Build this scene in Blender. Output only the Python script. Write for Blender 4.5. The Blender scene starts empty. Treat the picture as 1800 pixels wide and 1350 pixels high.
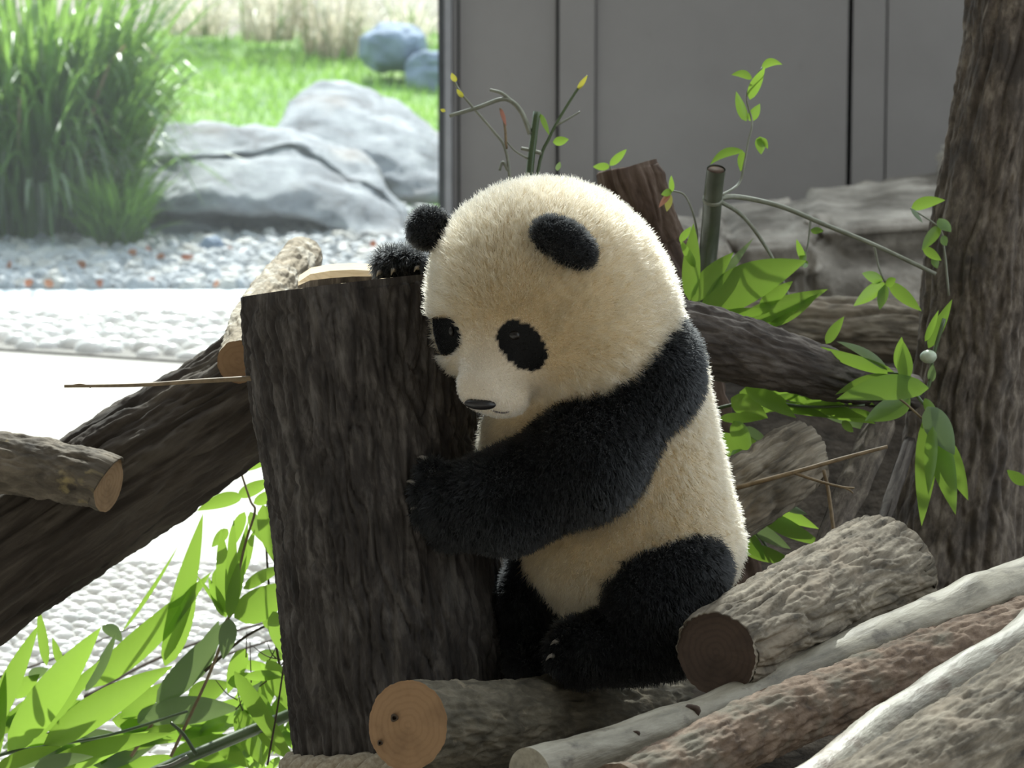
import bpy, math, random
import numpy as np
from mathutils import Vector, Matrix

# ---------------------------------------------------------------- camera, world, sun
scene = bpy.context.scene
COL = scene.collection
FPX = 7200.0
CAM = np.array([0.0, 0.0, 1.6])
PITCH = math.radians(10.0)
RIGHT = np.array([1.0, 0, 0])
FWD = np.array([0, math.cos(PITCH), -math.sin(PITCH)])
UP = np.array([0, math.sin(PITCH), math.cos(PITCH)])

cam_d = bpy.data.cameras.new('camera')
cam = bpy.data.objects.new('camera', cam_d)
COL.objects.link(cam)
cam.location = CAM
cam.rotation_euler = (math.pi / 2 - PITCH, 0, 0)
cam_d.sensor_width = 36.0
cam_d.lens = FPX / 1800.0 * 36.0
cam_d.clip_end = 200
cam_d.dof.use_dof = True
cam_d.dof.focus_distance = 4.85
cam_d.dof.aperture_fstop = 13.0
scene.camera = cam

world = bpy.data.worlds.new('world')
scene.world = world
world.use_nodes = True
bg = world.node_tree.nodes['Background']
bg.inputs[0].default_value = (0.86, 0.94, 1.0, 1)
bg.inputs[1].default_value = 1.9

SUN_EL = math.radians(43)
SUN_AZ = math.radians(1.0)          # towards +x as it travels to the camera
sun_d = bpy.data.lights.new('sun_offscreen', 'SUN')
sun_d.energy = 8.5
sun_d.angle = math.radians(1.2)
sun_d.color = (1.0, 0.95, 0.86)
sun = bpy.data.objects.new('sun_offscreen', sun_d)
COL.objects.link(sun)
trav = Vector((math.sin(SUN_AZ) * math.cos(SUN_EL), -math.cos(SUN_AZ) * math.cos(SUN_EL), -math.sin(SUN_EL)))
sun.rotation_euler = trav.to_track_quat('-Z', 'Y').to_euler()
sun.location = (0, 14, 9)

vs = scene.view_settings
vs.view_transform = 'Standard'
vs.look = 'None'
vs.gamma = 1.0
vs.use_curve_mapping = False
vs.exposure = 0.0
scene.display_settings.display_device = 'sRGB'
scene.cycles.use_denoising = True
scene.cycles.max_bounces = 8
scene.cycles.transparent_max_bounces = 16

rng = np.random.default_rng(7)
random.seed(7)

# ---------------------------------------------------------------- helpers
def P(px, py, d):
    return CAM + d * (FWD + (px - 900) / FPX * RIGHT - (py - 675) / FPX * UP)

def G(px, py, z=0.0):
    v = FWD + (px - 900) / FPX * RIGHT - (py - 675) / FPX * UP
    return CAM + v * ((z - CAM[2]) / v[2])

_perm = np.random.default_rng(3).permutation(256)
_perm = np.concatenate([_perm, _perm]).astype(np.int64)
_g = np.random.default_rng(4).normal(size=(256, 3))
_g /= np.linalg.norm(_g, axis=1)[:, None]

def perlin(p):
    p = np.asarray(p, float)
    i = np.floor(p).astype(np.int64)
    f = p - i
    i &= 255
    u = f * f * f * (f * (f * 6 - 15) + 10)
    r = 0
    for dx in (0, 1):
        wx = u[..., 0] if dx else 1 - u[..., 0]
        for dy in (0, 1):
            wy = u[..., 1] if dy else 1 - u[..., 1]
            for dz in (0, 1):
                wz = u[..., 2] if dz else 1 - u[..., 2]
                h = _perm[_perm[_perm[(i[..., 0] + dx) & 255] + ((i[..., 1] + dy) & 255)] + ((i[..., 2] + dz) & 255)]
                g = _g[h]
                r = r + wx * wy * wz * (g[..., 0] * (f[..., 0] - dx) + g[..., 1] * (f[..., 1] - dy) + g[..., 2] * (f[..., 2] - dz))
    return r * 1.6

def fbm(p, o=4, gain=0.5):
    r = 0
    a = 1.0
    for k in range(o):
        r = r + a * perlin(p * 2.03 ** k + 17.3 * k)
        a *= gain
    return r

def wloc(o):
    v = np.zeros(3)
    while o is not None:
        v += np.array(o.location)
        o = o.parent
    return v

def tag(o, label=None, cat=None, group=None, kind=None):
    if label: o['label'] = label
    if cat: o['category'] = cat
    if group: o['group'] = group
    if kind: o['kind'] = kind
    return o

def empty(name, loc, label=None, cat=None, group=None, kind=None):
    o = bpy.data.objects.new(name, None)
    o.empty_display_size = 0.05
    o.location = loc
    COL.objects.link(o)
    return tag(o, label, cat, group, kind)

def mesh_obj(name, V, F, mat, parent=None, smooth=True, attrs=None, loc=None):
    """V in world coordinates; stored relative to the parent's place (or loc)."""
    V = np.asarray(V, float)
    base = wloc(parent) if parent is not None else np.zeros(3)
    if loc is not None:
        V = V - np.asarray(loc)
    else:
        V = V - base
    me = bpy.data.meshes.new(name)
    if isinstance(F, np.ndarray) and F.ndim == 2:
        n, k = F.shape
        me.vertices.add(len(V))
        me.vertices.foreach_set('co', V.astype(np.float32).ravel())
        me.loops.add(n * k)
        me.loops.foreach_set('vertex_index', F.astype(np.int32).ravel())
        me.polygons.add(n)
        me.polygons.foreach_set('loop_start', np.arange(0, n * k, k, dtype=np.int32))
        me.update(calc_edges=True)
    else:
        me.from_pydata([tuple(v) for v in V], [], [tuple(f) for f in F])
        me.update()
    if smooth:
        me.polygons.foreach_set('use_smooth', np.ones(len(me.polygons), bool))
    for an, (ty, dat) in (attrs or {}).items():
        a = me.attributes.new(an, ty, 'POINT')
        a.data.foreach_set('vector' if ty == 'FLOAT_VECTOR' else ('color' if ty == 'FLOAT_COLOR' else 'value'),
                           np.asarray(dat, np.float32).ravel())
    if mat: me.materials.append(mat)
    o = bpy.data.objects.new(name, me)
    COL.objects.link(o)
    if parent is not None:
        o.parent = parent
    elif loc is not None:
        o.location = loc
    return o

def box_vf(x0, x1, y0, y1, z0, z1):
    V = [(x, y, z) for x in (x0, x1) for y in (y0, y1) for z in (z0, z1)]
    F = [(0, 1, 3, 2), (4, 6, 7, 5), (0, 4, 5, 1), (2, 3, 7, 6), (0, 2, 6, 4), (1, 5, 7, 3)]
    return V, F

def box(name, x0, x1, y0, y1, z0, z1, mat, parent=None):
    V, F = box_vf(x0, x1, y0, y1, z0, z1)
    return mesh_obj(name, V, F, mat, parent, smooth=False)

def grid_faces(nu, nv, wrap_v=False):
    """faces of a (nu x nv) vertex grid, row-major in u."""
    u = np.arange(nu - 1)[:, None]
    v = np.arange(nv if wrap_v else nv - 1)[None, :]
    v2 = (v + 1) % nv
    a = u * nv + v; b = u * nv + v2; c = (u + 1) * nv + v2; d = (u + 1) * nv + v
    return np.stack([a, b, c, d], -1).reshape(-1, 4)

# ---------------------------------------------------------------- materials
def nodes_of(m):
    m.use_nodes = True
    nt = m.node_tree
    return nt, nt.nodes, nt.links

def new_mat(name):
    m = bpy.data.materials.new(name)
    nt, N, L = nodes_of(m)
    b = N['Principled BSDF']
    b.inputs['Specular IOR Level'].default_value = 0.3
    return m, N, L, b

def coords(N, L, attr=None, scale=(1, 1, 1)):
    if attr:
        c = N.new('ShaderNodeAttribute'); c.attribute_name = attr; out = c.outputs['Vector']
    else:
        c = N.new('ShaderNodeTexCoord'); out = c.outputs['Object']
    mp = N.new('ShaderNodeMapping')
    mp.inputs['Scale'].default_value = scale
    L.new(out, mp.inputs['Vector'])
    return mp.outputs[0]

def noise(N, L, co, scale, detail=4, rough=0.55, dist=0.0):
    n = N.new('ShaderNodeTexNoise')
    n.inputs['Scale'].default_value = scale
    n.inputs['Detail'].default_value = detail
    n.inputs['Roughness'].default_value = rough
    n.inputs['Distortion'].default_value = dist
    L.new(co, n.inputs['Vector'])
    return n.outputs['Fac']

def ramp(N, L, fac, stops):
    r = N.new('ShaderNodeValToRGB')
    e = r.color_ramp.elements
    while len(e) > 1: e.remove(e[-1])
    e[0].position = stops[0][0]; e[0].color = (*stops[0][1], 1)
    for p, c in stops[1:]:
        x = e.new(p); x.color = (*c, 1)
    L.new(fac, r.inputs[0])
    return r.outputs[0]

def mix(N, L, fac, a, b, mode='MIX'):
    m = N.new('ShaderNodeMix'); m.data_type = 'RGBA'; m.blend_type = mode
    for sock, v in ((m.inputs[0], fac), (m.inputs[6], a), (m.inputs[7], b)):
        if hasattr(v, 'links'): L.new(v, sock)
        elif isinstance(v, (int, float)): sock.default_value = v
        else: sock.default_value = (*v, 1)
    return m.outputs[2]

def bump(N, L, b, fac, strength, dist):
    n = N.new('ShaderNodeBump')
    n.inputs['Strength'].default_value = strength
    n.inputs['Distance'].default_value = dist
    L.new(fac, n.inputs['Height'])
    L.new(n.outputs[0], b.inputs['Normal'])

def bark_mat(name, dark, mid, light, patch=None, stretch=0.3, scale=60, rough=0.85, spec=0.25, patch_at=0.62, patch_scale=9):
    m, N, L, b = new_mat(name)
    co = coords(N, L, 'bark_co', (1, 1, stretch))
    n1 = noise(N, L, co, scale, 6, 0.65, 0.4)
    c = ramp(N, L, n1, [(0.28, dark), (0.5, mid), (0.74, light)])
    co2 = coords(N, L, 'bark_co', (1, 1, 0.7))
    n2 = noise(N, L, co2, patch_scale, 5, 0.6)
    if patch:
        f = ramp(N, L, n2, [(patch_at - 0.07, (0, 0, 0)), (patch_at + 0.07, (1, 1, 1))])
        c = mix(N, L, f, c, patch)
    L.new(c, b.inputs['Base Color'])
    b.inputs['Roughness'].default_value = rough
    b.inputs['Specular IOR Level'].default_value = spec
    n3 = noise(N, L, co, scale * 3, 5, 0.7)
    bump(N, L, b, n3, 0.5, 0.003)
    return m

def cut_mat(name, base, ring):
    m, N, L, b = new_mat(name)
    a = N.new('ShaderNodeAttribute'); a.attribute_name = 'bark_co'
    n0 = noise(N, L, a.outputs['Vector'], 30, 3)
    ln = N.new('ShaderNodeVectorMath'); ln.operation = 'LENGTH'
    L.new(a.outputs['Vector'], ln.inputs[0])
    mul = N.new('ShaderNodeMath'); mul.operation = 'MULTIPLY_ADD'
    mul.inputs[1].default_value = 900
    L.new(ln.outputs['Value'], mul.inputs[0]); 
    m2 = N.new('ShaderNodeMath'); m2.operation = 'MULTIPLY'; m2.inputs[1].default_value = 9
    L.new(n0, m2.inputs[0]); L.new(m2.outputs[0], mul.inputs[2])
    sn = N.new('ShaderNodeMath'); sn.operation = 'SINE'
    L.new(mul.outputs[0], sn.inputs[0])
    f = ramp(N, L, sn.outputs[0], [(0.0, (0, 0, 0)), (1.0, (0.45, 0.45, 0.45))])
    c = mix(N, L, f, base, ring)
    n4 = noise(N, L, a.outputs['Vector'], 22, 4)
    c = mix(N, L, ramp(N, L, n4, [(0.5, (0, 0, 0)), (0.75, (0.7, 0.7, 0.7))]), c, tuple(x * 0.6 for x in ring))
    L.new(c, b.inputs['Base Color'])
    b.inputs['Roughness'].default_value = 0.8
    bump(N, L, b, n0, 0.2, 0.002)
    return m

def leaf_mat(name, c1, c2, trans=0.5, tcol=None, gloss=0.35):
    m, N, L, b = new_mat(name)
    oi = N.new('ShaderNodeObjectInfo')
    c = ramp(N, L, oi.outputs['Random'], [(0.0, c1), (1.0, c2)])
    co = coords(N, L)
    n1 = noise(N, L, co, 30, 3)
    c = mix(N, L, ramp(N, L, n1, [(0.35, (0, 0, 0)), (0.8, (0.5, 0.5, 0.5))]), c, tuple(x * 0.7 for x in c1))
    L.new(c, b.inputs['Base Color'])
    b.inputs['Roughness'].default_value = gloss
    b.inputs['Specular IOR Level'].default_value = 0.5
    t = N.new('ShaderNodeBsdfTranslucent')
    if tcol: t.inputs[0].default_value = (*tcol, 1)
    else: L.new(c, t.inputs[0])
    mx = N.new('ShaderNodeMixShader'); mx.inputs[0].default_value = trans
    out = N['Material Output']
    L.new(b.outputs[0], mx.inputs[1]); L.new(t.outputs[0], mx.inputs[2]); L.new(mx.outputs[0], out.inputs[0])
    return m

def plain_mat(name, c1, c2, scale=20, rough=0.7, spec=0.3, bstr=0.0, bdist=0.002, bscale=None, rnd=None, detail=4, stops=(0.35, 0.7)):
    m, N, L, b = new_mat(name)
    co = coords(N, L)
    c = ramp(N, L, noise(N, L, co, scale, detail, 0.6), [(stops[0], c1), (stops[1], c2)])
    if rnd:
        oi = N.new('ShaderNodeObjectInfo')
        c = mix(N, L, oi.outputs['Random'], c, rnd)
    L.new(c, b.inputs['Base Color'])
    b.inputs['Roughness'].default_value = rough
    b.inputs['Specular IOR Level'].default_value = spec
    if bstr: bump(N, L, b, noise(N, L, co, bscale or scale * 3, 5, 0.6), bstr, bdist)
    return m

M = {}
M['stump'] = bark_mat('stump_bark', (0.013, 0.011, 0.010), (0.052, 0.045, 0.040), (0.16, 0.145, 0.13), stretch=0.24, scale=52, patch=(0.09, 0.082, 0.076), patch_at=0.66, patch_scale=14)
M['dark_bark'] = bark_mat('dark_log_bark', (0.020, 0.016, 0.012), (0.055, 0.044, 0.034), (0.13, 0.11, 0.085), stretch=0.1, scale=40)
M['trunk'] = bark_mat('tree_trunk_bark', (0.035, 0.028, 0.022), (0.115, 0.093, 0.073), (0.25, 0.21, 0.165), stretch=0.35, scale=100, patch=(0.06, 0.05, 0.042), patch_at=0.58, patch_scale=16)
M['red_bark'] = bark_mat('red_brown_bark', (0.03, 0.02, 0.015), (0.10, 0.066, 0.048), (0.20, 0.15, 0.115), stretch=0.15, scale=45)
M['fallen'] = bark_mat('dark_fallen_bark', (0.022, 0.018, 0.015), (0.062, 0.051, 0.043), (0.15, 0.13, 0.112), stretch=0.3, scale=60)
M['flaky'] = bark_mat('flaky_bark', (0.035, 0.030, 0.023), (0.145, 0.122, 0.09), (0.37, 0.325, 0.25), stretch=0.22, scale=70, patch=(0.23, 0.19, 0.14), patch_at=0.6, patch_scale=18)
M['reddish'] = bark_mat('reddish_flaky_bark', (0.055, 0.038, 0.027), (0.165, 0.115, 0.08), (0.30, 0.225, 0.165), stretch=0.5, scale=60, patch=(0.13, 0.115, 0.085), patch_at=0.58, patch_scale=14)
M['pale'] = bark_mat('pale_smooth_bark', (0.12, 0.105, 0.075), (0.27, 0.245, 0.185), (0.42, 0.39, 0.31), stretch=0.22, scale=45, rough=0.55, spec=0.4, patch=(0.085, 0.07, 0.052), patch_at=0.635, patch_scale=30)
M['whitish'] = bark_mat('whitish_smooth_bark', (0.17, 0.15, 0.115), (0.34, 0.315, 0.25), (0.52, 0.49, 0.41), stretch=0.2, scale=45, rough=0.5, spec=0.45, patch=(0.17, 0.13, 0.09), patch_at=0.62, patch_scale=24)
M['olive'] = bark_mat('olive_bark', (0.035, 0.030, 0.021), (0.098, 0.085, 0.06), (0.21, 0.18, 0.13), stretch=0.35, scale=45, patch=(0.23, 0.19, 0.13), patch_at=0.68, patch_scale=40)
M['lichen'] = bark_mat('lichen_bark', (0.05, 0.042, 0.033), (0.12, 0.10, 0.075), (0.24, 0.20, 0.15), stretch=0.4, scale=50, patch=(0.42, 0.33, 0.15), patch_at=0.66, patch_scale=22)
M['mottled'] = bark_mat('mottled_bark', (0.12, 0.10, 0.07), (0.25, 0.21, 0.15), (0.45, 0.38, 0.28), stretch=0.8, scale=40, patch=(0.5, 0.46, 0.38), patch_at=0.55, patch_scale=30)
M['cut_orange'] = cut_mat('cut_wood_orange', (0.31, 0.19, 0.10), (0.25, 0.145, 0.075))
M['cut_tan'] = cut_mat('cut_wood_tan', (0.38, 0.25, 0.14), (0.27, 0.17, 0.09))
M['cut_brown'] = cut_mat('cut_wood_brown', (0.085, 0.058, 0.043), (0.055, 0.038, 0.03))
M['cut_pale'] = cut_mat('cut_wood_pale', (0.62, 0.50, 0.33), (0.48, 0.37, 0.22))
M['leaf_green'] = leaf_mat('bamboo_leaf', (0.06, 0.14, 0.028), (0.17, 0.29, 0.05), 0.48, (0.33, 0.52, 0.065), 0.28)
M['leaf_grey'] = leaf_mat('leaf_greyish', (0.12, 0.18, 0.10), (0.2, 0.26, 0.15), 0.3, (0.24, 0.34, 0.11), 0.28)
M['leaf_yellow'] = leaf_mat('leaf_yellow', (0.45, 0.42, 0.05), (0.55, 0.5, 0.08), 0.4)
M['leaf_dry'] = leaf_mat('leaf_dry', (0.30, 0.09, 0.04), (0.42, 0.17, 0.08), 0.25)
M['culm'] = plain_mat('bamboo_culm', (0.055, 0.085, 0.035), (0.10, 0.14, 0.06), 14, 0.3, 0.5)
M['culm_greyer'] = plain_mat('bamboo_greyer_culm', (0.06, 0.07, 0.048), (0.12, 0.13, 0.095), 14, 0.28, 0.6)  # greyer culm tone for the thick cut cane
M['culm_grey'] = plain_mat('bamboo_grey_stem', (0.16, 0.165, 0.12), (0.27, 0.28, 0.22), 40, 0.45, 0.5)
M['culm_in'] = plain_mat('bamboo_inside', (0.035, 0.018, 0.009), (0.08, 0.045, 0.022), 60, 0.8)
M['twig'] = plain_mat('dry_twig', (0.14, 0.10, 0.055), (0.27, 0.20, 0.12), 60, 0.6)
M['twig_dark'] = plain_mat('dark_twig', (0.035, 0.025, 0.015), (0.08, 0.055, 0.035), 60, 0.6)
M['rope'] = plain_mat('rope_fibre', (0.30, 0.25, 0.18), (0.48, 0.42, 0.32), 200, 0.9, 0.1, 0.5, 0.002)

# ---------------------------------------------------------------- generic builders
def tube(name, pts, radii, mat, parent=None, n=8, cap=True):
    """thin smooth stem through world points."""
    pts = np.asarray(pts, float)
    radii = np.asarray(radii, float) * np.ones(len(pts))
    V, _ = sweep(pts, radii, n)
    m = len(pts)
    F = [tuple(f) for f in grid_faces(m, n, True)]
    V = V.reshape(-1, 3)
    if cap:
        F.append(tuple(range(n - 1, -1, -1)))
        F.append(tuple((m - 1) * n + k for k in range(n)))
    return mesh_obj(name, V, F, mat, parent)

def sweep(pts, radii, n):
    t = np.gradient(pts, axis=0)
    t /= np.linalg.norm(t, axis=1)[:, None] + 1e-12
    up = np.array([0, 0, 1.0]) if abs(t[0][2]) < 0.9 else np.array([0, 1.0, 0])
    a = np.cross(up, t[0]); a /= np.linalg.norm(a)
    A = [a]
    for k in range(1, len(pts)):
        a = a - t[k] * a.dot(t[k]); a /= np.linalg.norm(a); A.append(a)
    A = np.array(A); B = np.cross(t, A)
    th = np.linspace(0, 2 * math.pi, n, endpoint=False)
    D = A[:, None, :] * np.cos(th)[None, :, None] + B[:, None, :] * np.sin(th)[None, :, None]
    return pts[:, None, :] + D * radii[:, None, None], D

def catmull(ctrl, n):
    ctrl = np.asarray(ctrl, float)
    if len(ctrl) == 2:
        return ctrl[0] + (ctrl[1] - ctrl[0]) * np.linspace(0, 1, n)[:, None]
    c = np.vstack([2 * ctrl[0] - ctrl[1], ctrl, 2 * ctrl[-1] - ctrl[-2]])
    s = len(ctrl) - 1
    u = np.linspace(0, s, n); k = np.minimum(u.astype(int), s - 1); f = (u - k)[:, None]
    p0, p1, p2, p3 = c[k], c[k + 1], c[k + 2], c[k + 3]
    return 0.5 * (2 * p1 + (p2 - p0) * f + (2 * p0 - 5 * p1 + 4 * p2 - p3) * f ** 2 + (3 * p1 - p0 - 3 * p2 + p3) * f ** 3)

def bark_relief(co, style, seed):
    """co = (x,y on the round section, u along), metres -> height in metres"""
    o = np.array([seed * 3.7, seed * 1.9, seed * 5.3])
    if style == 'furrow':
        w1 = perlin(co * np.array([30, 30, 12]) + o); w2 = perlin(co * np.array([30, 30, 12]) + o + 9)
        q = co * np.array([85, 85, 15]) + o + 0.5 * np.stack([w1, w2, 1.5 * w1], -1)
        n = np.abs(perlin(q)); m = np.abs(perlin(q * np.array([1.8, 1.8, 3.0]) + 31))
        return 0.0060 * np.minimum(n * 3.4, 1) + 0.0022 * np.minimum(m * 3, 1) + 0.0014 * fbm(co * np.array([240, 240, 90]) + o, 3)
    if style == 'plates':
        w1 = perlin(co * np.array([22, 22, 9]) + o); w2 = perlin(co * np.array([22, 22, 9]) + o + 9)
        q = co * np.array([66, 66, 5.5]) + o + 0.42 * np.stack([w1, w2, 1.2 * w1], -1)
        n = np.abs(perlin(q)); m = np.abs(perlin(q * np.array([1.8, 1.8, 2.6]) + 31))
        return 0.0058 * np.minimum(n * 3.0, 1) + 0.0026 * np.minimum(m * 3.5, 1) + 0.0009 * fbm(co * np.array([260, 260, 120]) + o, 2)
    if style == 'stringy':
        q = co * np.array([38, 38, 3.2]) + o
        q = q + 0.35 * np.stack([perlin(co * 12 + o), perlin(co * 12 + o + 9), 0 * co[..., 0]], -1)
        n = np.abs(perlin(q)); m = np.abs(perlin(q * 2.3 + 31))
        return 0.009 * np.minimum(n * 2.6, 1) + 0.003 * np.minimum(m * 3, 1) + 0.0022 * fbm(co * np.array([150, 150, 50]) + o, 3)
    if style == 'flaky':
        q = co * np.array([60, 60, 14]) + o + 0.4 * perlin(co * np.array([20, 20, 9]) + o)[..., None]
        return 0.0028 * np.minimum(np.abs(perlin(q)) * 3, 1) + 0.0028 * fbm(co * np.array([120, 120, 34]) + o, 4, 0.6)
    return 0.0022 * fbm(co * np.array([28, 28, 14]) + o, 2) + 0.0004 * fbm(co * 160 + o, 2)   # smooth

def log(name, label, ctrl, radii, mat, style, seed, cut=(None, None), cat='log', group=None, n_th=150, n_len=None,
        wobble=0.012, knots=(), slant=(0, 0), kind=None, root=None, flare=None):
    """ctrl: world points; radii in metres per point. Children: bark, cut_face."""
    ctrl = np.asarray(ctrl, float); radii = np.asarray(radii, float)
    if root is None:
        low = ctrl[np.argmin(ctrl[:, 2])]
        root = empty(name, low, label, cat, group, kind)
    length = np.linalg.norm(np.diff(ctrl, axis=0), axis=1).sum()
    if n_len is None: n_len = int(min(260, max(40, length / 0.0045)))
    pts = catmull(ctrl, n_len)
    r = np.interp(np.linspace(0, len(ctrl) - 1, n_len), np.arange(len(ctrl)), radii)
    u = np.concatenate([[0], np.cumsum(np.linalg.norm(np.diff(pts, axis=0), axis=1))])
    w = np.stack([perlin(np.stack([u * 3 + seed, 0 * u + k * 9.1, 0 * u], -1)) for k in range(3)], -1)
    w[:2] *= 0.3; w[-2:] *= 0.3
    pts = pts + w * wobble
    ring, D = sweep(pts, r, n_th)
    th = np.linspace(0, 2 * math.pi, n_th, endpoint=False)
    co = np.stack([np.cos(th)[None, :] * r[:, None], np.sin(th)[None, :] * r[:, None], np.repeat(u[:, None], n_th, 1)], -1)
    lump = 0.05 * r[:, None] * perlin(co * np.array([9, 9, 4]) + seed * 7.7)
    endk = np.clip(np.minimum(u, u[-1] - u) / 0.018, 0, 1)[:, None]
    h = bark_relief(co, style, seed) * (0.3 + 0.7 * endk) + 0.0025 * (1 - endk) + lump
    if flare is not None:
        h = h + flare(u / u[-1], th, r)
    V = ring + D * h[..., None]
    for (kpos, krad, kh) in knots:
        kp = np.asarray(kpos)
        d = np.linalg.norm(V - kp, axis=-1)
        V = V + D * (kh * np.exp(-(d / krad) ** 2) - 0.6 * kh * np.exp(-(d / (krad * 0.35)) ** 2))[..., None]
    b = mesh_obj('bark', V.reshape(-1, 3), grid_faces(n_len, n_th, True), mat, root,
                 attrs={'bark_co': ('FLOAT_VECTOR', co + seed)})
    for end in (0, 1):
        idx = 0 if end == 0 else -1
        rim = V[idx]; c = rim.mean(0)
        nr = 10
        fr = np.linspace(1.0, 0.0, nr)
        inner = c + (rim - c) * fr[:, None, None]
        tdir = pts[0] - pts[1] if end == 0 else pts[-1] - pts[-2]
        tdir /= np.linalg.norm(tdir)
        cc = np.stack([np.cos(th)[None, :] * r[idx] * fr[:, None], np.sin(th)[None, :] * r[idx] * fr[:, None], 0 * th[None, :] + 0 * fr[:, None]], -1)
        inner = inner + tdir * (0.0012 * fbm(cc * 90 + seed, 3) * (fr < 0.97)[:, None])[..., None]
        f = grid_faces(nr, n_th, True)
        if end == 1: f = f[:, ::-1]
        mesh_obj('cut_face', inner.reshape(-1, 3), f, cut[end] or mat, root,
                 attrs={'bark_co': ('FLOAT_VECTOR', cc)})
    return root

LEAF_T = np.linspace(0, 1, 12)
LEAF_W = (LEAF_T ** 0.6) * (1 - LEAF_T) ** 1.0
LEAF_W = LEAF_W / LEAF_W.max()
LEAF_W[0] = 0.06
def leaf_geo(b, t, half_w, sag=0.0, roll=0.0, fold=0.22, bend=None, curl=0.0):
    b = np.asarray(b, float); t = np.asarray(t, float)
    ax = t - b; ln = np.linalg.norm(ax); ax /= ln
    view = (b + t) / 2 - CAM; view /= np.linalg.norm(view)
    wd = np.cross(ax, view); nn = np.linalg.norm(wd)
    wd = wd / nn if nn > 1e-3 else RIGHT
    nm = np.cross(wd, ax)
    cr, sr = math.cos(roll), math.sin(roll)
    wd, nm = wd * cr + nm * sr, nm * cr - wd * sr
    up = bend if bend is not None else (UP - ax * UP.dot(ax))
    c = b + LEAF_T[:, None] * (t - b) + (4 * LEAF_T * (1 - LEAF_T))[:, None] * up * sag
    c = c + (curl * LEAF_T ** 3)[:, None] * nm
    e = LEAF_W[:, None] * half_w
    V = np.stack([c + wd * e + nm * e * fold, c, c - wd * e + nm * e * fold], 1)
    return V.reshape(-1, 3), grid_faces(len(LEAF_T), 3)

def leaf(b, t, width, mat, parent, sag=0.0, roll=0.0, fold=0.22, name='leaf', curl=0.0):
    V, F = leaf_geo(b, t, width * 0.54, sag, roll, fold, curl=curl)
    return mesh_obj(name, V, F, M[mat], parent)

def leaves_px(root, lst, d):
    """lst of (bx,by, tx,ty, width_px, material[, depth of base, depth of tip, sag_px, roll])"""
    for it in lst:
        bx, by, tx, ty, w, mt = it[:6]
        db = d + (it[6] if len(it) > 6 else 0); dt = d + (it[7] if len(it) > 7 else -0.02)
        k = d / FPX
        leaf(P(bx, by, db), P(tx, ty, dt), w * k, mt, root, sag=(it[8] if len(it) > 8 else 0) * k,
             roll=math.radians(it[9] if len(it) > 9 else random.uniform(-25, 25)))

def stem_px(root, pts, d, r_px, mat='twig', name='stem', taper=0.6):
    pts = [P(p[0], p[1], d + (p[2] if len(p) > 2 else 0)) for p in pts]
    c = catmull(pts, max(4, len(pts) * 4))
    return tube(name, c, np.linspace(1, taper, len(c)) * r_px * d / FPX, M[mat], root, 7)

# ================================================================ the place: floor, walls, window, roof
WALL_Y = 10.25
m, N, L, b = new_mat('concrete_floor')
co = coords(N, L)
c = ramp(N, L, noise(N, L, co, 3.5, 6, 0.65), [(0.3, (0.36, 0.34, 0.31)), (0.7, (0.52, 0.50, 0.46))])
L.new(c, b.inputs['Base Color']); b.inputs['Roughness'].default_value = 0.75
bump(N, L, b, noise(N, L, co, 60, 5, 0.7), 0.3, 0.004)
M['concrete'] = m
M['grout'] = plain_mat('mortar', (0.20, 0.19, 0.175), (0.30, 0.285, 0.26), 30, 0.85, 0.3, 0.4, 0.003)
M['pebble'] = plain_mat('pebble_stone', (0.60, 0.60, 0.58), (0.74, 0.73, 0.70), 25, 0.28, 0.6, rnd=(0.66, 0.64, 0.60))
M['soil'] = plain_mat('dark_soil', (0.018, 0.014, 0.010), (0.06, 0.048, 0.036), 25, 0.95, 0.1, 0.8, 0.01)
M['wall_back'] = plain_mat('dark_wall_backing', (0.02, 0.02, 0.02), (0.03, 0.03, 0.03), 5, 0.8)
M['side_wall'] = plain_mat('plaster_wall', (0.30, 0.29, 0.275), (0.36, 0.35, 0.33), 3, 0.9)
M['metal_dark'] = plain_mat('dark_window_metal', (0.055, 0.06, 0.068), (0.08, 0.085, 0.09), 12, 0.45, 0.5)
M['metal_grey'] = plain_mat('grey_window_metal', (0.22, 0.22, 0.23), (0.28, 0.28, 0.29), 12, 0.4, 0.5)
M['sill'] = plain_mat('pale_sill', (0.50, 0.54, 0.56), (0.62, 0.65, 0.66), 8, 0.5, 0.4)

def panel_mat(name):
    m, N, L, b = new_mat(name)
    co = coords(N, L)
    c = ramp(N, L, noise(N, L, co, 2.2, 5, 0.6), [(0.3, (0.205, 0.192, 0.182)), (0.7, (0.245, 0.232, 0.22))])
    n2 = noise(N, L, coords(N, L, None, (3, 3, 1.2)), 8, 4, 0.6)
    c = mix(N, L, ramp(N, L, n2, [(0.66, (0, 0, 0)), (0.8, (0.5, 0.5, 0.5))]), c, (0.14, 0.125, 0.115))
    L.new(c, b.inputs['Base Color'])
    b.inputs['Roughness'].default_value = 0.6
    bump(N, L, b, noise(N, L, coords(N, L), 120, 3), 0.1, 0.001)
    return m
M['panel'] = panel_mat('wall_panel_paint')

def wx(px): return (px - 900) / FPX * (WALL_Y / math.cos(PITCH) * 0.985)   # x on the wall under pixel column px
KW = WALL_Y / math.cos(PITCH) * 0.985 / FPX

floor = box('floor', -5, 5, -3, WALL_Y, -0.10, 0.0, M['concrete']); tag(floor, kind='structure', label='pale concrete floor of the enclosure')
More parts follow.
